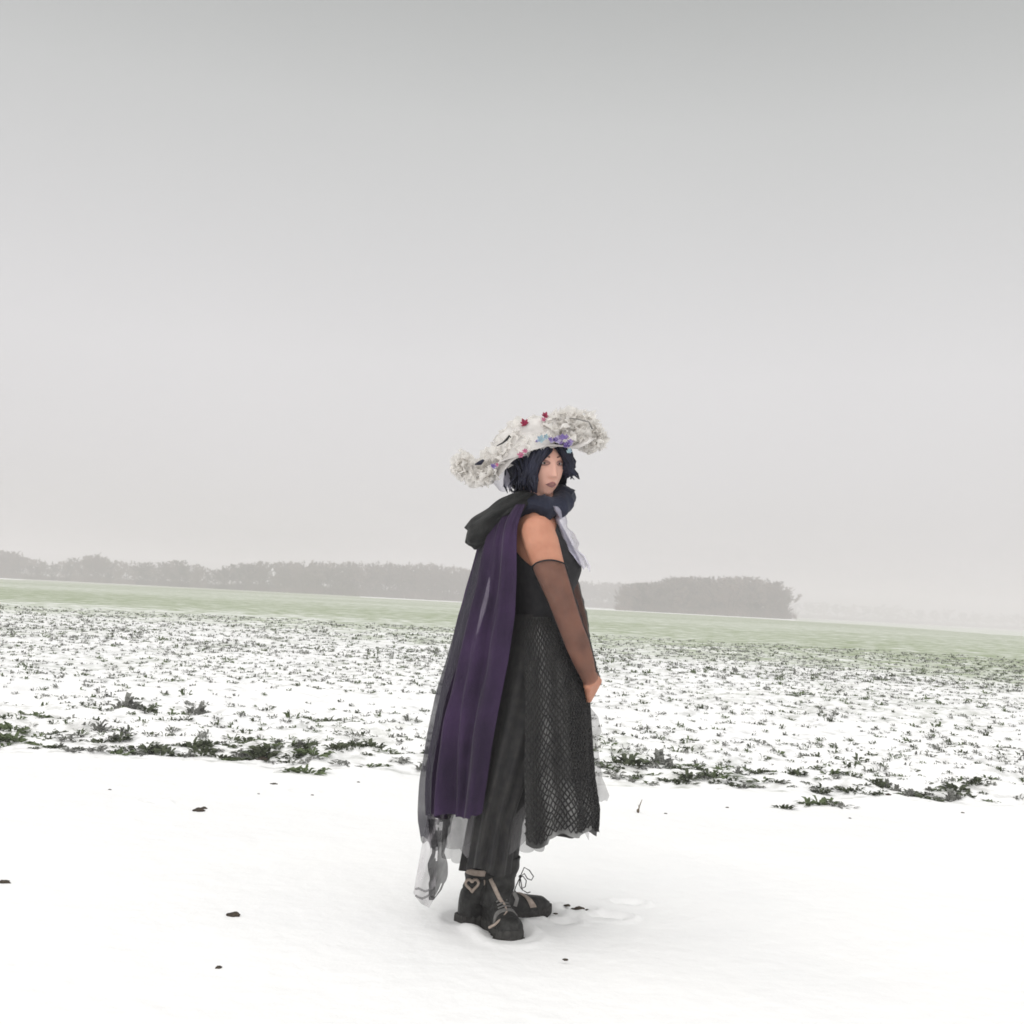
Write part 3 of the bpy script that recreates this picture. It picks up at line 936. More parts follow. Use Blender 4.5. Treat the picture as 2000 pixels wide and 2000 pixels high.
lighten_attr = body_o.data.attributes.new('face_lighten', 'FLOAT', 'POINT'); lighten_attr.data.foreach_set('value', np.clip((.150 - dd_) / .03, 0, 1).astype(np.float32))


# --- face details
face_y = lambda x, z: max(head_pt(u, v)[1] for u, v in [(math.atan2(x / .073, 1) / (2 * PI), 0)]) if False else None
def face_surface(x, z):
    # numeric: find forward depth of the head surface at (x, z)
    best = 0.09
    v = math.acos(max(-1, min(1, z / 0.112))) / PI
    lo, hi = -0.24, 0.24
    bu, bd = 0, 9
    for k in range(160):
        u = lo + (hi - lo) * k / 159
        p = head_pt(u % 1, v)
        if p[1] > 0 and abs(p[0] - x) < bd: bd = abs(p[0] - x); bu = p[1]
    return bu
for sgn in (-1, 1):
    ex, ez = sgn * .030, .010
    ey = face_surface(ex, ez)
    mb = MB(); mb.ball(HP(ex, ey - .0075, ez), .0118, 16); eye = mb.build('eye', M_EYE, body_o)
    mb = MB(); mb.ball(HP(ex - .0005 * sgn, ey + .0012, ez), (.0052, .0052, .0052), 12); mb.build('iris', M_IRIS, eye)
    # smoky lids above and below
    for dz, wdt in ((.0075, .0042), (-.0065, .0030)):
        mb = MB(); pts_ = []
        for k in range(7):
            t = k / 6 - .5
            xx = ex + t * .034; zz = ez + dz * (1 - 3.2 * t * t)
            pts_.append(HP(xx, face_surface(xx, zz) + .0015, zz))
        mb.tube(pts_, [.0015, wdt * .8, wdt, wdt, wdt, wdt * .8, .0015], 8); mb.build('eyelid', M_SHADE, body_o)
    mb = MB(); pts_ = []
    for k in range(7):
        t = k / 6
        xx = sgn * (.014 + .034 * t); zz = .0305 + .0045 * math.sin(PI * t)
        pts_.append(HP(xx, face_surface(xx, zz) + .0010, zz))
    mb.tube(pts_, [.0022, .003, .003, .0028, .0024, .002, .001], 6); mb.build('eyebrow', M_BROW, body_o)
mb = MB()
for zz, hh, amp in ((-.0610, .0028, .0), (-.0685, .0034, .0)):
    pts_ = []
    for k in range(9):
        t = k / 8 * 2 - 1
        xx = t * .0195; z2 = zz + (.0030 * (1 - abs(t)) if zz > -.065 else -.0012 * (1 - t * t)) - (.0045 * t * t if zz > -.065 else -.0050 * t * t)
        pts_.append(HP(xx, face_surface(xx, z2) + .0012, z2))
    mb.tube(pts_, [(.0012 + hh * (1 - (k / 4 - 1) ** 2)) for k in range(9)], 8)
mb.build('lips', M_LIPS, body_o)

# --- hair: scalp cap plus many locks
def hair_env(th, z, off=0.0):
    # th measured from the face direction; returns the point on a full bob surface
    wx, wy = .091 + off, .112 + off
    t = z / .112
    if t > 0:
        s = math.sqrt(max(0, 1 - (t / 1.10) ** 2))
    else:
        s = 1.0 + 0.10 * min(1, -t) - 0.22 * max(0, -t - .35)
    back = .006
    return HP(wx * s * math.sin(th), (wy * s) * math.cos(th) - back, z)
def face_gap(z):
    # half angle of the opening round the face at height z; widest at the cheeks
    if z > .064: return 0.0
    return interp([(-.2, .95), (-.06, .86), (-.02, .74), (.015, .62), (.035, .40), (.062, .06)], z)[0]
hair = MB()
def cap(u, v):
    z = .118 - .176 * v
    gpl = face_gap(z); gpn = max(0, gpl - .14)
    th = gpl + (2 * PI - gpl - gpn) * u
    p = hair_env(th, z, -.004)
    n = noise.noise(Vector((math.cos(th) * 6, math.sin(th) * 6, z * 6))) * .004
    return p + (p - HC).normalized() * n
hair.grid(60, 30, cap)
rh = random.Random(3)
for k in range(290):
    # start at the crown / parting, fall to the tips
    th = rh.uniform(.02, 2 * PI - .02)
    ang = th if th < PI else 2 * PI - th
    zend = -.082 + rh.uniform(-.016, .012)
    if th < PI and ang < 1.7: zend = -.030 + rh.uniform(-.018, .014)   # her left side ends shorter
    gmin = face_gap(zend) 
    pts_ = []
    off = rh.uniform(-.004, .014)
    th_end = th
    lo_ = .62 if th < PI else .70
    if ang < lo_: th_end = (lo_ + rh.uniform(0, .15)) * (1 if th < PI else -1) % (2 * PI)
    dth = ((th_end - th + PI) % (2 * PI)) - PI
    th0 = th
    for j in range(10):
        t = j / 9
        z = .112 + (zend - .112) * t
        tt = th0 + dth * min(1, t * 1.7) + .05 * math.sin(t * 3 + k) + .13 * t * math.sin(t * 9 + th * 4)
        gg = face_gap(z) - .02
        a = tt % (2 * PI)
        if a < gg: tt = gg
        elif a > 2 * PI - max(0, gg - .16): tt = -max(0, gg - .16)
        pts_.append(hair_env(tt, z, off + (.006 * math.sin(PI * t)) + .012 * t * math.sin(t * 10 + th * 6 + .8 * math.sin(k)) - .016 * max(0, t - .75) / .25 * (1 if k % 4 else -1)))
    r0 = rh.uniform(.0045, .0085)
    hair.tube(pts_, [r0 * .6, r0, r0, r0, r0, r0, r0, r0 * .9, r0 * .6, r0 * .12], 6)
hair.build('hair', M_HAIR, person)

# --- cowl collar
def cowl_ring(rad_x, rad_d, cx, cy, r, wob, seed, name, m, tilt=14):
    mb = MB()
    def fn(u, v):
        a = 2 * PI * u; b = 2 * PI * v
        n = noise.noise(Vector((math.cos(a) * 2.2, math.sin(a) * 2.2, seed)))
        n2 = noise.noise(Vector((math.cos(a) * 6 + math.cos(b), math.sin(a) * 6, math.sin(b) * 1.5 + seed)))
        rr_ = r * (1 + wob * n + .35 * wob * n2)
        fl = max(0, -math.sin(a)) * max(0, -math.cos(a)); fr = max(0, -math.sin(a)) * max(0, math.cos(a))
        x = cx + (rad_x + rr_ / PXM * math.cos(b)) * math.cos(a)
        y = cy - rr_ / PXM * math.sin(b) * 0.95 - tilt * math.sin(a) - 6 * math.cos(a) + 6 * n - 14 * fl + 14 * fr + 3 * max(0, -math.sin(a))
        d = (rad_d + rr_ * math.cos(b)) * math.sin(a)
        return V(x, y, d)
    mb.grid(72, 20, fn, close_u=True)
    return mb.build(name, m, person)
cowl_ring(40, .072, 1061, 979, .046, .45, 1.7, 'cowl_collar', M_NAVY, 9)
mb = MB()
def ruff(u, v):       # upright flaring ruffle of the collar on the far side of the chin and round the nape
    a = math.radians(-20) + math.radians(215) * u
    n = noise.noise(Vector((u * 9, v * 2, 4.0)))
    R = 40 + 20 * v + 5 * n * v
    return V(1064 + R * math.cos(a), 992 - 34 * v - 8 * math.sin(a) + 4 * n * v, (.085 + .035 * v + .012 * n * v) * math.sin(a))
mb.grid(60, 10, ruff)
mb.build('collar_ruffle', M_NAVY, person)

# --- hood hanging down the back
mb = MB()
HOOD = [  # path px, py, radius across (px), half depth m
    (1046, 974, 14, .06), (1024, 980, 32, .12), (996, 996, 42, .14), (968, 1014, 45, .14), (945, 1028, 42, .125), (928, 1035, 33, .10), (917, 1036, 24, .07), (913, 1036, 6, .02)]
def hood(u, v):
    f = v * (len(HOOD) - 1); i = min(len(HOOD) - 2, int(f)); t = f - i
    a_, b_ = HOOD[i], HOOD[i + 1]
    px, py, r, hd = [p + (q - p) * t for p, q in zip(a_, b_)]
    a = 2 * PI * u
    n = noise.noise(Vector((math.cos(a) * 1.7, math.sin(a) * 1.7, v * 5))) 
    n2 = noise.noise(Vector((math.cos(a) * 4, math.sin(a) * 4, v * 3 + 7)))
    k = 1 + .20 * n + .14 * n2 + .05 * math.sin(a * 3 + v * 9)
    px -= 9 * v * max(0, math.cos(a)); py += 4 * v * max(0, -math.cos(a))
    # the section is square to the path, which runs down to the back
    cx, sx = math.cos(a) * r * k, math.sin(a)
    return V(px + .42 * cx, py - .92 * cx, hd * k * sx)
mb.grid(44, 40, hood, close_u=True)
mb.build('hood', M_HOOD, person)

# --- bodice
mb = MB()
def bod(u, v):
    th = 2 * PI * u
    c, s = math.cos(th), math.sin(th)
    top = 1012 + 40 * (1 - c) / 2 + 0
    if s < 0: top += 78 * (max(0, -s) ** 3) * (1 if c < .55 else .55)
    y = top + (1222 - top) * v
    p = torso_pt(u, y, .006 + .002 * noise.noise(Vector((c * 3, s * 3, y * .02))))
    bust = math.exp(-((y - 1112) / 30) ** 2) * max(0, c) ** 2 * .010
    return p + cr * bust
mb.grid(72, 40, bod, close_u=True)
mb.build('bodice', M_BODICE, person)

# --- sheer sleeves
for A, first, far in ((ARM_R, 0, 0), (ARM_L, 0, 1)):
    mb = MB()
    P = [V(a, b, c) for a, b, c, r in A]; R = [r for a, b, c, r in A]
    def centre(t):
        f = t * (len(P) - 1); i = min(len(P) - 2, int(f)); q = f - i
        return P[i].lerp(P[i + 1], q), R[i] + (R[i + 1] - R[i]) * q, (P[i + 1] - P[i]).normalized()
    def slv(u, v):
        a = 2 * PI * u
        t0 = .285 + (.045 * math.sin(a + 2.6))
        c_, r_, d_ = centre(t0 + (1.0 - t0) * v)
        x_ = (cr - d_ * d_.dot(cr)).normalized(); y_ = d_.cross(x_)
        wr_ = .0030 * noise.noise(Vector((a * 1.5, v * 22, far * 5))) + .0012 * math.sin(v * 60 + 3 * math.sin(a))
        return c_ + (x_ * math.cos(a) + y_ * math.sin(a)) * (r_ + .0042 + wr_)
    mb.grid(32, 40, slv, close_u=True)
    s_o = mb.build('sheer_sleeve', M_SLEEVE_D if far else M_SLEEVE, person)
    mb = MB()
    mb.tube([slv(k / 32, 0) for k in range(33)], .0030, 6); mb.build('sleeve_hem', M_BODICE, s_o)

# --- long black underskirt
UNDER = [(1200, 1000, 1100, .125), (1300, 972, 1105, .18), (1450, 940, 1072, .215), (1600, 918, 1016, .22), (1706, 900, 1002, .21)]
def under(u, v):
    y = 1200 + 504 * v
    xl, xr, hd = interp(UNDER, y)
    th = 2 * PI * u
    k = 1 + .085 * v * math.sin(13 * th + 2 * v) + .045 * math.sin(6 * th + 1)
    y += v * 10 * math.sin(th * 4) * .5
    return V((xl + xr) / 2 + (xr - xl) / 2 * math.cos(th) * k, y + (8 * v * math.cos(th)), hd * math.sin(th) * k)
mb = MB(); mb.grid(90, 36, under, close_u=True); mb.build('long_underskirt', M_BLACK, person)

# --- leggings
mb = MB()
for P_ in ([V(1018, 1460, .09), KN_A, ANK_A + Vector((0, 0, .12)), ANK_A], [V(1028, 1460, -.10), KN_B, ANK_B + Vector((.02, 0, .15)), ANK_B]):
    mb.limb(P_, [.086, .062, .053, .043])
mb.build('leggings', M_BLACK, person)

# --- front skirt: satin under a diamond net
SKIRT = [(1205, 1000, 1103, .130), (1250, 990, 1120, .175), (1300, 986, 1132, .215), (1370, 985, 1146, .245), (1450, 982, 1150, .265), (1520, 980, 1154, .275),
         (1580, 980, 1162, .285), (1645, 982, 1158, .285)]
def skirt_pt(u, v, off=0.0):
    th = math.radians(-118 + 236 * u)
    hem = 1640 - 14 * math.cos(th) + 7 * math.sin(th * 7 + 1) + 5 * noise.noise(Vector((u * 14, 0, 0)))
    if u < .12: hem += 8
    y = 1205 + (hem - 1205) * v
    xl, xr, hd = interp(SKIRT, y)
    k = 1 + .055 * v * math.sin(12 * th + 1.4 * math.sin(v * 3)) + .03 * v * math.sin(5 * th + .6)
    return V((xl + xr) / 2 + (xr - xl) / 2 * math.cos(th) * k + off / PXM * math.cos(th), y, (hd * k + off) * math.sin(th))
nu, nv = 110, 40
vs = [skirt_pt(i / (nu - 1), j / (nv - 1)) for j in range(nv) for i in range(nu)]
uvs = [(i / (nu - 1), j / (nv - 1)) for j in range(nv) for i in range(nu)]
fs = [(j * nu + i, j * nu + i + 1, (j + 1) * nu + i + 1, (j + 1) * nu + i) for j in range(nv - 1) for i in range(nu - 1)]
skirt_o = mesh('skirt', vs, fs, M_SATIN, person, True, uvs)
pv = []
for (u_, v_) in uvs:
    n_ = .5 + .9 * noise.noise(Vector((u_ * 16, v_ * 7, 2)))
    w_ = 1.0 * math.exp(-((u_ - .125) / .035) ** 2) * (.35 + .65 * v_) + 1.3 * math.exp(-((u_ - .30) / .10) ** 2) * max(0, min(1, (v_ - .74) / .10)) \
        + .7 * math.exp(-((u_ - .13) / .07) ** 2) * math.exp(-(v_ / .12) ** 2) + .30 * math.exp(-((u_ - .22) / .03) ** 2)
    pv.append(max(0, min(1, w_ * (.45 + n_))) * min(1, max(0, (v_ - .02) / .05)))
pa_ = skirt_o.data.attributes.new('panel', 'FLOAT', 'POINT'); pa_.data.foreach_set('value', np.array(pv, dtype=np.float32))
# diamond net, real strands
def net_obj():
    cu_, cv = 38, 29
    vs = []; idx = {}
    def vid(a, b):
        if (a, b) not in idx:
            idx[(a, b)] = len(vs); aj = a + .5 * noise.noise(Vector((a * .35, b * .3, 1))); bj = b + .6 * noise.noise(Vector((a * .3, b * .35, 8)))
            vs.append(skirt_pt(min(1, max(0, aj / (2 * cu_))), min(1.0, max(0, bj / (2 * cv))), .005))
        return idx[(a, b)]
    fs = []
    for a in range(0, 2 * cu_ - 1):
        for b in range(0, 2 * cv - 1):
            if (a + b) % 2 == 0: continue
            fs.append((vid(a, b), vid(a + 1, b - 1) if b > 0 else vid(a, b), vid(a + 2, b) if a + 2 <= 2 * cu_ else vid(a, b), vid(a + 1, b + 1)))
    fs = [f for f in fs if len(set(f)) == 4]
    me = bpy.data.meshes.new('tmp'); me.from_pydata([tuple(v) for v in vs], [], fs)
    t = bpy.data.objects.new('tmp', me); COL.objects.link(t)
    md = t.modifiers.new('w', 'WIREFRAME'); md.thickness = .0078; md.use_even_offset = False
    bpy.context.view_layer.update()
    nm_ = bpy.data.meshes.new_from_object(t.evaluated_get(bpy.context.evaluated_depsgraph_get()))
    bpy.data.objects.remove(t); bpy.data.meshes.remove(me); nm_.name = 'net_overlay'
    link_mesh('net_overlay', nm_, M_BLACK, skirt_o, False)
net_obj()

# --- cape
CAPE = [(985, 985, 1026, .14), (1004, 966, 1018, .17), (1030, 955, 1010, .185), (1060, 944, 1009, .195), (1130, 928, 1009, .205), (1200, 908, 1006, .215), (1290, 888, 993, .225), (1380, 869, 975, .235),
        (1450, 858, 962, .24), (1520, 852, 952, .245), (1600, 850, 940, .25)]
def cape_pt(u, v, tab=CAPE, y0=985, hem=None, off=0.0, amp=1.0, seed=0, k=8):
    y1 = hem(u) if hem else 1597
    y = y0 + (y1 - y0) * v
    xl, xr, hd = interp(tab, y)
    a = PI * u
    fold = amp * (.012 + .034 * v) * (math.sin(k * a + .9 * math.sin(3 * v) + seed) * .6 + .4 * math.sin(2.3 * k * a + 1.7 + v * 2 + seed)) * math.sin(a * .98 + .05) ** .35
    fold += amp * .010 * noise.noise(Vector((u * 16, v * 5, seed + 2))) + amp * .004 * noise.noise(Vector((u * 40, v * 11, seed)))
    s = abs(math.sin(a)) ** .9
    return V(xr + (xl - xr) * s - (off + fold) / PXM * math.sin(a), y, -(hd + off + fold) * math.cos(a))
mb = MB(); mb.grid(130, 46, lambda u, v: cape_pt(u, v, hem=lambda q: 1596 + 5 * math.sin(q * 20) + 5 * noise.noise(Vector((q * 18, 0, 0))) - 8 * (q < .06)))
cape_o = mb.build('cape', M_VELVET, person)
# sheer outer layer of the cape
CAPE_T = [(1030, 957, 1010, .183), (1060, 946, 1009, .193), (1130, 927, 1009, .205), (1200, 906, 1003, .215), (1250, 893, 988, .235), (1300, 880, 985, .245), (1360, 863, 975, .255), (1450, 845, 955, .265), (1520, 836, 925, .27), (1600, 834, 890, .275), (1660, 842, 880, .27)]
mb = MB(); mb.grid(110, 34, lambda u, v: cape_pt(.37 + .6 * u, v, CAPE_T, 1030, lambda q: 1644 + 14 * math.sin(q * 9 + 2) + 26 * noise.noise(Vector((q * 22, 3, 0))), .003, .7, 1.3, 8))
mb.build('tulle_layer', M_TULLE_D, cape_o)
# pale sheer streak laid on the outside of the cape
mb = MB()
def streak(u, v):
    y = 1128 + 112 * v
    cx = interp([(1128, 956), (1165, 950), (1200, 941), (1240, 931)], y)[0] + (u - .5) * 9 * math.sin(PI * (0.08 + .88 * v))
    # lies on the cape: find its depth there
    xl, xr, hd = interp(CAPE, y)
    s = min(1, max(0, (xr - cx) / (xr - xl)))
    a = math.asin(s ** (1 / .9))
    return V(cx, y, -(hd + .022 + .01 * v) * math.cos(a) - .012)
mb.grid(6, 24, streak); mb.build('pale_streak', mat('sheer_streak', (.26, .23, .29), .9, alpha=.34), cape_o)

# --- grey tulle petticoat below the hems
PETT = [(1480, 890, 1075, .14), (1600, 868, 1070, .15), (1690, 866, 1052, .14)]
def pett(u, v):
    th = 2 * PI * u
    c, s = math.cos(th), math.sin(th)
    hem = 1668 + 16 * math.sin(3 * th + .4) + 5 * math.sin(9 * th) - 24 * max(0, c) ** 2
    y = 1480 + (hem - 1480) * v
    xl, xr, hd = interp(PETT, y)
    k = 1 + .06 * v * math.sin(11 * th)
    return V((xl + xr) / 2 + (xr - xl) / 2 * c * k, y, hd * s * k)
mb = MB(); mb.grid(110, 18, pett, close_u=True); mb.build('tulle_petticoat', M_TULLE_G, person)

# --- tulle tail trailing at the back, with its dark lace edge
mb = MB()
def tail(u, v):
    y = 1590 + 175 * v
    L = interp([(1590, 836), (1650, 824), (1700, 815), (1745, 807), (1765, 822)], y)[0]
    R_ = interp([(1590, 868), (1650, 858), (1700, 852), (1745, 850), (1765, 838)], y)[0]
    return V(L + (R_ - L) * u, y + 8 * v * u, -.02 - .10 * u + .03 * math.sin(u * 7 + v * 4))
mb.grid(16, 26, tail); mb.build('tulle_tail', M_TULLE_L, cape_o)
mb = MB()
for y in (1738, 1752):
    mb.tube([V(812 + 6 * k, y + 3 * math.sin(k * 1.3 + y), -.06 - .012 * k) for k in range(7)], .004, 6)
mb.build('tail_fold', M_TULLE_G, cape_o)
mb = MB()
def lace_edge(u, v):
    y = 1600 + 158 * v
    cx = interp([(1600, 856), (1640, 857), (1680, 855), (1720, 856), (1758, 842)], y)[0]
    hw = interp([(1600, 22), (1645, 15), (1665, 12), (1690, 21), (1715, 17), (1740, 12), (1758, 5)], y)[0]
    hw *= 1 + .22 * noise.noise(Vector((y * .06, (u > .5) * 3, 2)))
    return V(cx + (u - .5) * 2 * hw, y, -.12 + .05 * math.sin(u * 5 + v * 9))
gr = 14
grid_v = [lace_edge(i / (gr - 1), j / 29) for j in range(30) for i in range(gr)]
rl = random.Random(8)
gf = []
for j in range(29):
    for i in range(gr - 1):
        hole = noise.noise(Vector((i * .33, j * .22, 11))) > .44 and 2 < i < gr - 3
        if not hole: gf.append((j * gr + i, j * gr + i + 1, (j + 1) * gr + i + 1, (j + 1) * gr + i))
mesh('lace_edge', grid_v, gf, mat('dark_lace', (.020, .019, .021), .9, alpha=.84), cape_o)

# --- sheer ruffle in front of the skirt
mb = MB()
def frontruf(u, v):
    y = 1380 + 185 * v
    w_ = interp([(1380, 4), (1400, 20), (1430, 26), (1448, 16), (1470, 18), (1520, 22), (1555, 32), (1565, 26)], y)[0]
    x0 = interp([(1380, 1148), (1450, 1150), (1520, 1155), (1565, 1160)], y)[0] - 8
    n = noise.noise(Vector((u * 4, v * 9, 3)))
    return V(x0 + u * (w_ + 8) + 3 * n, y + 4 * n, .02 + .03 * math.sin(u * 6 + v * 14) + .05 * u)
mb.grid(12, 50, frontruf); mb.build('front_tulle', M_TULLE_G, skirt_o)
mb = MB()
def point_(u, v):
    y = 1596 + 46 * v
    return V(1146 + (u - .5) * 26 * (1 - v) + 4 * v - 6 * (1 - v), y, -.02 + .03 * math.sin(u * 6) * (1 - v))
mb.grid(8, 10, point_); mb.build('hem_point', M_TULLE_L, skirt_o)

# --- white lavender jabot on the chest
mb = MB()
def jab(u, v):
    y = 988 + 122 * v
    cx = interp([(988, 1084), (1010, 1092), (1040, 1103), (1070, 1121), (1090, 1134), (1110, 1146)], y)[0]
    hw = interp([(988, 9), (1010, 15), (1040, 17), (1070, 14), (1090, 12), (1110, 8)], y)[0]
    n = noise.noise(Vector((u * 3, v * 8, 6)))
    return V(cx + (u - .5) * 2 * hw + 7 * n + 3 * math.sin(v * 17) * u, y + 6 * (u - .5) + 5 * math.sin(u * 9) * v, -.085 * (1 - .45 * v) + .03 * math.sin(u * 8 + v * 5) + .02 * n)
mb.grid(16, 30, jab); mb.build('jabot', M_LAV, person)

# --- boots
def boot(heel, toe, shaft_h, lean, straps):
    fw = (toe - heel); L = fw.length; fw.normalize(); up = Vector((0, 0, 1)); sd_ = up.cross(fw)      # left of the foot
    B = lambda x, y, z: heel + fw * x * L + sd_ * y + up * (z - .018)
    OUT = [(0.0, .028), (.06, .036), (.2, .039), (.4, .038), (.6, .046), (.75, .050), (.88, .045), (.96, .032), (1.0, .012)]
    hw = lambda t: interp(OUT, t)[0]
    up_mb = MB()
    def upper(u, v):
        t = .015 + .97 * v
        top = interp([(0, .115), (.1, .15), (.3, .15), (.42, .125), (.6, .092), (.8, .078), (.93, .068), (1, .045)], t)[0]
        a = PI * u
        wdt = hw(t) * (.97 if t < .9 else .9)
        endk = min(1, v / .05, (1 - v) / .05); endk = math.sqrt(max(0, endk * (2 - endk)))
        wdt *= endk; top = .034 + (top - .034) * (.25 + .75 * endk) if 0 < v < 1 else .034
        yy = math.cos(a); zz = math.sin(a)
        yy = math.copysign(abs(yy) ** .7, yy); zz = zz ** .75
        n = noise.noise(Vector((t * 9, u * 5, 3))) * .003
        return B(t, yy * (wdt + n), .034 + (top - .034) * zz + n)
    up_mb.grid(28, 30, upper)
    def tube_shaft(u, v):
        z = .085 + (shaft_h - .085) * v
        a = 2 * PI * u
        rx = .060 - .002 * v; ry = .052 + .006 * v
        cr_ = 1 + .05 * math.sin(v * 16 + 2 * math.sin(a)) + .03 * noise.noise(Vector((math.cos(a) * 2, math.sin(a) * 2, v * 4)))
        return B(.20, 0, z) + fw * rx * math.cos(a) * cr_ + sd_ * ry * math.sin(a) * cr_ + lean * v
    up_mb.grid(30, 22, tube_shaft, close_u=True)
    bo = up_mb.build('boot', M_BOOT, person)
    so = MB()
    ring = [(t, hw(t) + (.003 if k % 2 else -.001)) for k, t in enumerate(np.linspace(0, 1, 30))]
    outl = [(t, w_) for t, w_ in ring] + [(t, -w_) for t, w_ in ring[::-1]]
    n = len(outl)
    lev = [0, .012, .028, .042]
    for z, gk in zip(lev, (.90, 1.0, 1.0, .90)):
        so.v += [B(.004 + .998 * t, y * gk, z + (.006 * max(0, t - .8) / .2 if z < .02 else 0)) for t, y in outl]
    for j in range(3):
        so.f += [(j * n + k, j * n + (k + 1) % n, (j + 1) * n + (k + 1) % n, (j + 1) * n + k) for k in range(n)]
    so.f.append(tuple(range(n))[::-1]); so.f.append(tuple(3 * n + k for k in range(n)))
    so.build('sole', M_SOLE, bo, False)
    for k in range(14):        # lugs of the tread
        lg = MB(); t = .04 + .9 * (k // 2) / 6.5; sg = 1 if k % 2 else -1
        y0 = sg * (hw(t) + .003)
        pts_ = [B(t - .02, y0, .003), B(t + .03, y0, .003)]
        lg.tube(pts_, [.007, .007], 4)
        lg.build('lug', M_SOLE, bo, False)
    return B, bo, fw, sd_, tube_shaft, upper, hw
bA = boot(FOOT_A_H, FOOT_A_T, .200, Vector((.012, 0, 0)), None)
bB = boot(FOOT_B_H, FOOT_B_T, .255, Vector((.03, .0, 0)), None)
def band(fn, width, m, parent, name, n=28, out=.004, u0=0.0, u1=1.0, cen=None):
    """flat strap on a surface: fn(u) -> centre point, offset out from cen"""
    mb = MB()
    P_ = [fn(u0 + (u1 - u0) * k / (n - 1)) for k in range(n)]
    vs = []
    for k, p in enumerate(P_):
        o_ = (p - cen); o_.z = 0; o_.normalize()
        t = (P_[min(k + 1, n - 1)] - P_[max(k - 1, 0)]).normalized()
        wv = t.cross(o_).normalized() * width / 2
        vs += [p + o_ * .001 - wv, p + o_ * (out + .001) - wv, p + o_ * (out + .001) + wv, p + o_ * .001 + wv]
    fs = []
    for k in range(n - 1):
        for q in range(4):
            fs.append((4 * k + q, 4 * k + (q + 1) % 4, 4 * k + 4 + (q + 1) % 4, 4 * k + 4 + q))
    mb.add(vs, fs); return mb.build(name, m, parent, False)
def shaft_line(bt, z0, dz=0.0, tilt=0.0, grow=.0):
    def fn(u):
        p = bt[4](u, z0 + tilt * math.cos(2 * PI * u))
        return p
    return fn
for bt, vs_ in ((bA, ((.95, .020, M_STRAP, 0),)),):
    for z0, wd, m_, tl in vs_:
        f_ = shaft_line(bt, z0, tilt=tl)
        P0 = bt[4](0, z0).lerp(bt[4](.5, z0), .5)
        band(f_, wd, m_, bt[1], 'strap', cen=P0)
# straps over the instep
for bt, t0, t1, m_ in ((bA, .60, .74, M_STRAP), (bB, .62, .66, M_GREYSTRAP)):
    mb = MB()
    vs = []
    for k in range(20):
        u = .06 + .88 * k / 19
        tt = t0 + (t1 - t0) * k / 19
        for off, lift in ((-.032, 1.01), (-.032, 1.06), (.032, 1.06), (.032, 1.01)):
            p = bt[5](u, min(.98, max(0, tt + off)))
            ax = bt[0](min(.98, max(0, tt + off)), 0, .034)
            vs.append(ax + (p - ax) * lift)
    fs = []
    for k in range(19):
        for q in range(4): fs.append((4 * k + q, 4 * k + (q + 1) % 4, 4 * k + 4 + (q + 1) % 4, 4 * k + 4 + q))
    mb.add(vs, fs); mb.build('strap', m_, bt[1], False)
# strap zigzagging down the near boot
nb = min((bB[4](k / 24, .5) - CAM).dot(cf) for k in range(24))
for name, pth in (('strap', ((958, 1716), (966, 1734), (975, 1754), (985, 1770), (988, 1782), (980, 1794), (966, 1806), (955, 1812))), ('strap', ((1004, 1742), (1010, 1756), (1006, 1770)))):
    mb = MB()
    P_ = []
    for (a_, b_) in pth:
        ex = (a_ - 984) * PXM / .062
        P_.append(at(a_, b_, nb - .004 + .05 * (1 - math.sqrt(max(0, 1 - ex * ex))) - max(0, b_ - 1768) * .0024))
    mb.tube(P_, [(.0085, .0045)] * len(P_), 8); mb.build(name, M_STRAP if len(pth) > 4 else M_GREYSTRAP, bB[1])
# heart shaped ring buckle on the near side of the rear boot
mb = MB()
c0 = V(925, 1727, 0)
pa = bA[4](.75, .62)      # near side of the shaft
c0 = at(922, 1728, (pa - CAM).dot(cf) - .017)
pts_ = []
for k in range(25):
    t = 2 * PI * k / 24
    hx_ = 16 * math.sin(t) ** 3; hy_ = 13 * math.cos(t) - 5 * math.cos(2 * t) - 2 * math.cos(3 * t) - math.cos(4 * t)
    pts_.append(c0 + cr * hx_ * .00145 + cu * hy_ * .00150 + cf * (.002 * math.sin(t) ** 2))
mb.tube(pts_, .0052, 8, caps=False)
mb.build('heart_buckle', M_STRAP, bA[1])
mb = MB(); mb.tube([at(948, 1718, (pa - CAM).dot(cf) - .004), at(950, 1732, (pa - CAM).dot(cf) - .006), at(947, 1740, (pa - CAM).dot(cf))], [.007, .008, .005], 8)
mb.build('strap_end', M_STRAP, bA[1])
# lace bow at the front of the near boot's shaft
mb = MB()
kn = bB[4](.0, .80)
dk = (kn - CAM).dot(cf)
def loop(pxs, r=.0019):
    mb.tube([at(a, b, dk + .004 * i) for i, (a, b) in enumerate(pxs)], r, 6)
loop([(1016, 1712), (1024, 1694), (1034, 1700), (1042, 1712), (1038, 1719), (1030, 1716), (1024, 1706), (1017, 1712)])
loop([(1016, 1713), (1014, 1728), (1018, 1736), (1026, 1732), (1028, 1720), (1022, 1712), (1016, 1712)])
loop([(1016, 1713), (1020, 1738), (1030, 1744), (1036, 1742)])
loop([(1016, 1713), (1008, 1730), (1002, 1748)])
mb.ball(at(1016, 1712, dk), .006, 8)
mb.build('lace_bow', M_BLACK, bB[1])
# laces up the instep
for bt in (bA, bB):
    mb = MB()
    for k in range(5):
        t = .36 + .05 * k
        a_ = bt[5](.36, t); b_ = bt[5](.64, t + .02); mid = bt[5](.5, t + .01) + Vector((0, 0, .004))
        mb.tube([a_ + Vector((0, 0, .003)), mid, b_ + Vector((0, 0, .003))], .003, 6)
    mb.build('laces', M_GREYSTRAP, bt[1])

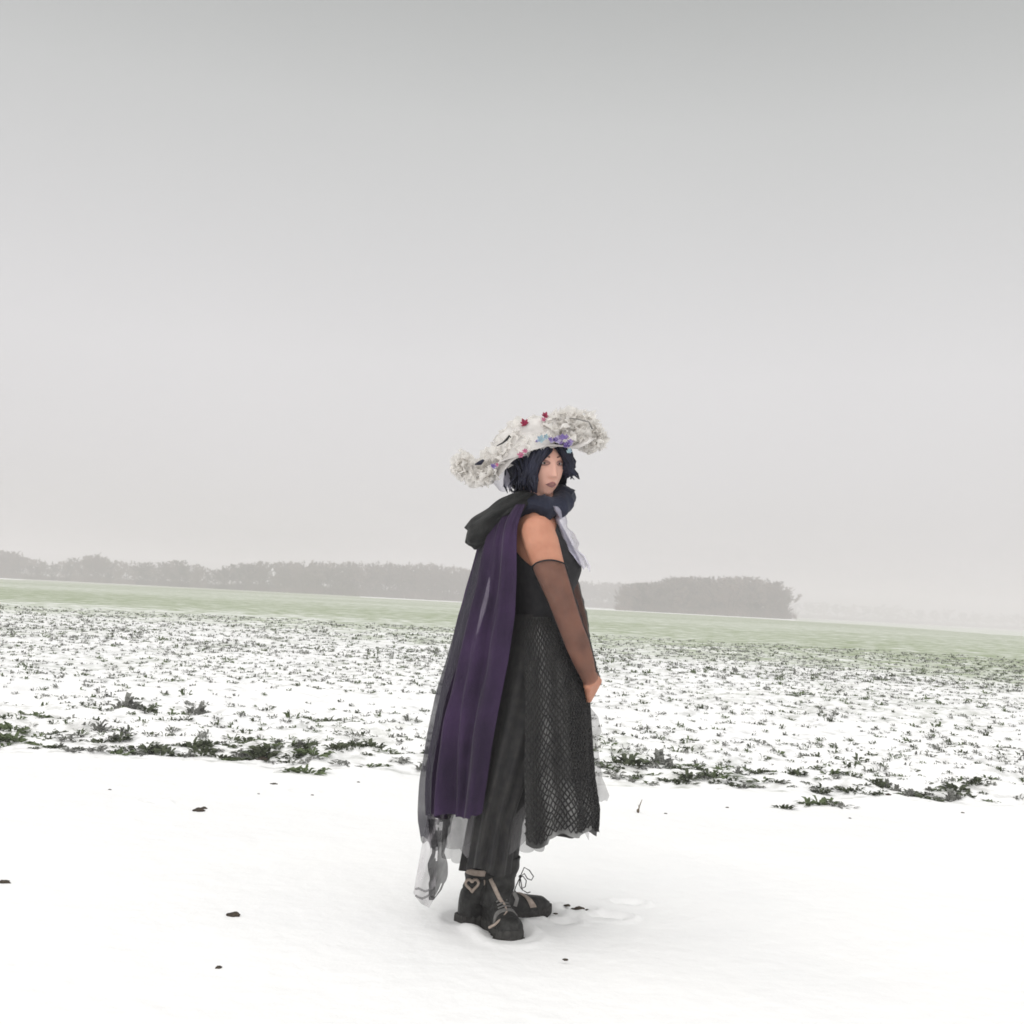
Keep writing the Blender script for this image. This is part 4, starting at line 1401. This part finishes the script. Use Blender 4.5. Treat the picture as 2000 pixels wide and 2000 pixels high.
# --- hat
HAT_TOP = [(884, 918), (892, 890), (902, 877), (914, 875), (926, 890), (938, 899), (950, 880), (960, 862), (975, 842), (1000, 823), (1020, 813), (1050, 810), (1070, 802), (1100, 797),
           (1125, 795), (1142, 793), (1158, 806), (1168, 822), (1176, 845), (1181, 866)]
HAT_BOT = [(884, 920), (900, 938), (915, 952), (935, 952), (960, 950), (985, 922), (1000, 905), (1040, 884), (1085, 868), (1100, 870), (1115, 884), (1130, 892), (1155, 892), (1172, 884), (1181, 868)]
hat_c = V(1048, 884, 0)
ta = (V(1150, 842, 0) - V(925, 920, 0)).normalized()       # along the brim, back to front
tn = (cu - ta * ta.dot(cu)).normalized()
td = cf
hat = MB()
def crown(u, v):
    a = 2 * PI * u
    r = .098 * (1 - .12 * v) if v < .75 else .098 * .91 * math.cos((v - .75) / .25 * PI / 2 * .98)
    h = .10 * min(1, v / .75) + (.028 * math.sin((v - .75) / .25 * PI / 2) if v > .75 else 0)
    return hat_c + ta * (r * 1.15 * math.cos(a) + .004) + td * r * math.sin(a) + tn * (h - .008)
hat.grid(36, 16, crown, close_u=True)
hat_o = hat.build('hat', M_FELT, person)
mb = MB()
def brim(u, v):
    a = 2 * PI * u
    r = .092 + (.215 - .092) * v
    e = .012 * v * math.sin(5 * a) + .01 * v * math.sin(9 * a + 1)
    return hat_c + ta * (r * 1.10 + e) * math.cos(a) + td * (r * .62 + e) * math.sin(a) + tn * (-.012 * v * v + .022 * v * v * math.sin(3 * a + .6) + .008 * v * math.sin(8 * a))
mb.grid(90, 12, brim, close_u=True)
brim_o = mb.build('brim', M_FELT, hat_o)
md = brim_o.modifiers.new('thick', 'SOLIDIFY'); md.thickness = .004; md.offset = 0
# lace ruffles heaped on the brim and crown
rz = random.Random(21)
ruf = MB()
def ruffle(c, r, seed):
    ax = Vector((rz.gauss(0, 1), rz.gauss(0, 1), rz.gauss(0, 1))).normalized()
    R_ = ax.to_track_quat('Z', 'Y').to_matrix()
    nr, na = 4, 14
    vs = [c.copy()]; fs = []
    for j in range(1, nr + 1):
        for i in range(na):
            a = 2 * PI * i / na
            q = r * j / nr
            zz = r * (.45 * (j / nr) ** 1.5 * math.sin(a * 5 + seed) + .35 * noise.noise(Vector((math.cos(a) * 1.5 * j / nr, math.sin(a) * 1.5, seed))) * j / nr)
            qq = q * (1 + .25 * noise.noise(Vector((math.cos(a) * 2, math.sin(a) * 2, seed + 9))))
            vs.append(c + R_ @ Vector((qq * math.cos(a), qq * math.sin(a), zz)))
    for i in range(na): fs.append((0, 1 + i, 1 + (i + 1) % na))
    for j in range(nr - 1):
        for i in range(na):
            a0 = 1 + j * na + i; b0 = 1 + j * na + (i + 1) % na
            fs.append((a0, a0 + na, b0 + na, b0))
    ruf.add(vs, fs)
cnt = 0
while cnt < 330:
    px = rz.uniform(888, 1178)
    t_, b_ = interp(HAT_TOP, px)[0], interp(HAT_BOT, px)[0]
    r = rz.uniform(.018, .033); rp = r / PXM * .8
    if b_ - t_ < rp * 1.5: 
        r *= .6; rp *= .6
    if b_ - t_ < 2 * rp: py = (t_ + b_) / 2
    else: py = rz.uniform(t_ + rp, b_ - rp)
    # depth: heaped round an oval, bulging to both sides
    ex = (px - 1033) / 150
    hd = .140 * math.sqrt(max(.04, 1 - ex * ex)) 
    up_t = (b_ - py) / max(1, b_ - t_)
    hd *= (1 - .55 * up_t)
    d = hd * ((-1 if rz.random() < (.75 if px > 1085 else .5) else 1) * rz.uniform(.55, 1.0))
    if 955 < px < 1095 and up_t < .25: d = abs(d) if rz.random() < .5 else -hd * .9
    ruffle(V(px, py, d), r, cnt * 1.37); cnt += 1
ruf.build('lace_ruffle', M_LACE, hat_o)
# smooth felt swathe on the near side of the crown, running up to the front
mb = MB()
def swathe(u, v):
    px = 962 + 140 * u
    t_, b_ = interp(HAT_TOP, px)[0] + 8, interp(HAT_BOT, px)[0] - 4
    y = b_ + (t_ - b_) * v
    n = noise.noise(Vector((u * 5, v * 3, 1.5)))
    ex = (px - 1033) / 150
    return V(px, y + 2 * n, -(.130 * math.sqrt(1 - ex * ex) * (1 - .62 * v ** 1.5)) * (1 - .55 * abs(2 * u - 1) ** 5) - .006 * n)
mb.grid(36, 16, swathe); mb.build('hat_swathe', M_FELT, hat_o)

def flower(px, py, r, m, name, parent, d=-.185, petals=6, rings=2, seed=0, face=None):
    rf = random.Random(seed)
    c = V(px, py, d)
    ax = (face or Vector((rf.uniform(-.4, .4), -1, rf.uniform(-.1, .6)))).normalized()
    R_ = ax.to_track_quat('Z', 'Y').to_matrix()
    mb = MB()
    for q in range(rings):
        n = petals - q
        for k in range(n):
            a0 = 2 * PI * (k + .5 * q) / n + rf.uniform(-.15, .15)
            ln = r * (1 - .38 * q) * rf.uniform(.85, 1.15)
            def pet(u, v, a0=a0, ln=ln, q=q, n=n):
                wd = 2.6 / n * math.sin(PI * (.1 + .85 * v)) 
                a = a0 + (u - .5) * wd * 2.6
                rad = ln * v
                return c + R_ @ Vector((rad * math.cos(a), rad * math.sin(a), ln * (.35 + .3 * q) * v + ln * .3 * v * v - ln * .5 * (u - .5) ** 2 * v))
            mb.grid(5, 5, pet)
    mb.ball(c + ax * r * .15, r * .22, 8)
    return mb.build(name, m, parent)
flower(1025, 828, .017, M_RED, 'red_flower', hat_o, -.08, 6, 3, 1)
flower(1064, 813, .014, M_RED, 'red_flower', hat_o, -.08, 6, 3, 2)
flower(1062, 820, .009, M_PINK, 'pink_flower', hat_o, -.09, 5, 2, 12)
rfw = random.Random(77)
for k in range(16):
    a, q = rfw.uniform(0, 2 * PI), math.sqrt(rfw.random())
    px, py = 1094 + 21 * q * math.cos(a), 862 + 11 * q * math.sin(a) + .15 * 21 * q * math.cos(a)
    flower(px, py, rfw.uniform(.007, .013), (M_PURPLE, M_VIOLET, M_PALE)[(0, 1, 0, 2)[k % 4]], 'purple_flower', hat_o, -.136 - .004 * rfw.random(), 5, 2, 60 + k)
flower(1112, 882, .011, M_BLUE, 'blue_flower', hat_o, -.140, 6, 2, 40)
flower(1056, 858, .014, M_BLUE, 'blue_flower', hat_o, -.143, 5, 2, 41)
flower(1066, 853, .010, M_BLUE, 'blue_flower', hat_o, -.140, 5, 2, 42)
flower(1049, 862, .006, M_PURPLE, 'purple_flower', hat_o, -.145, 5, 2, 43)
flower(1017, 889, .013, M_PINK, 'pink_flower', hat_o, -.145, 6, 2, 44)
flower(1026, 881, .010, M_PINK, 'pink_flower', hat_o, -.145, 6, 2, 45)
flower(963, 911, .010, M_PURPLE, 'purple_flower', hat_o, -.135, 5, 2, 46)
flower(971, 908, .007, M_PINK, 'pink_flower', hat_o, -.135, 5, 2, 47)
mb = MB(); mb.tube([V(970, 871, -.135), V(982, 865, -.14), V(990, 858, -.145), V(995, 851, -.14), V(998, 855, -.14)], [.0015, .003, .0045, .004, .0015], 6); mb.build('black_feather', M_TWIG, hat_o)
mb = MB(); mb.tube([V(928, 907, -.12), V(938, 904, -.13), V(945, 898, -.13)], [.003, .0085, .004], 8); mb.build('black_bead', M_HAIR, hat_o)
mb = MB(); mb.tube([V(1103, 817, -.07), V(1125, 818, -.08), V(1150, 824, -.08), V(1157, 838, -.08)], [.001, .0018, .002, .003], 5); mb.build('grey_wire', M_GREYSTRAP, hat_o)
# thin veil falling from the back of the brim
mb = MB()
def veil(u, v):
    y = 912 + 46 * v
    L_ = interp([(912, 950), (935, 956), (958, 975)], y)[0]; R_ = interp([(912, 1000), (935, 1000), (958, 1006)], y)[0]
    return V(L_ + (R_ - L_) * u, y + 3 * math.sin(u * 6), .02 + .05 * math.sin(u * 5 + v) )
mb.grid(14, 12, veil); mb.build('veil', M_LAV, hat_o)
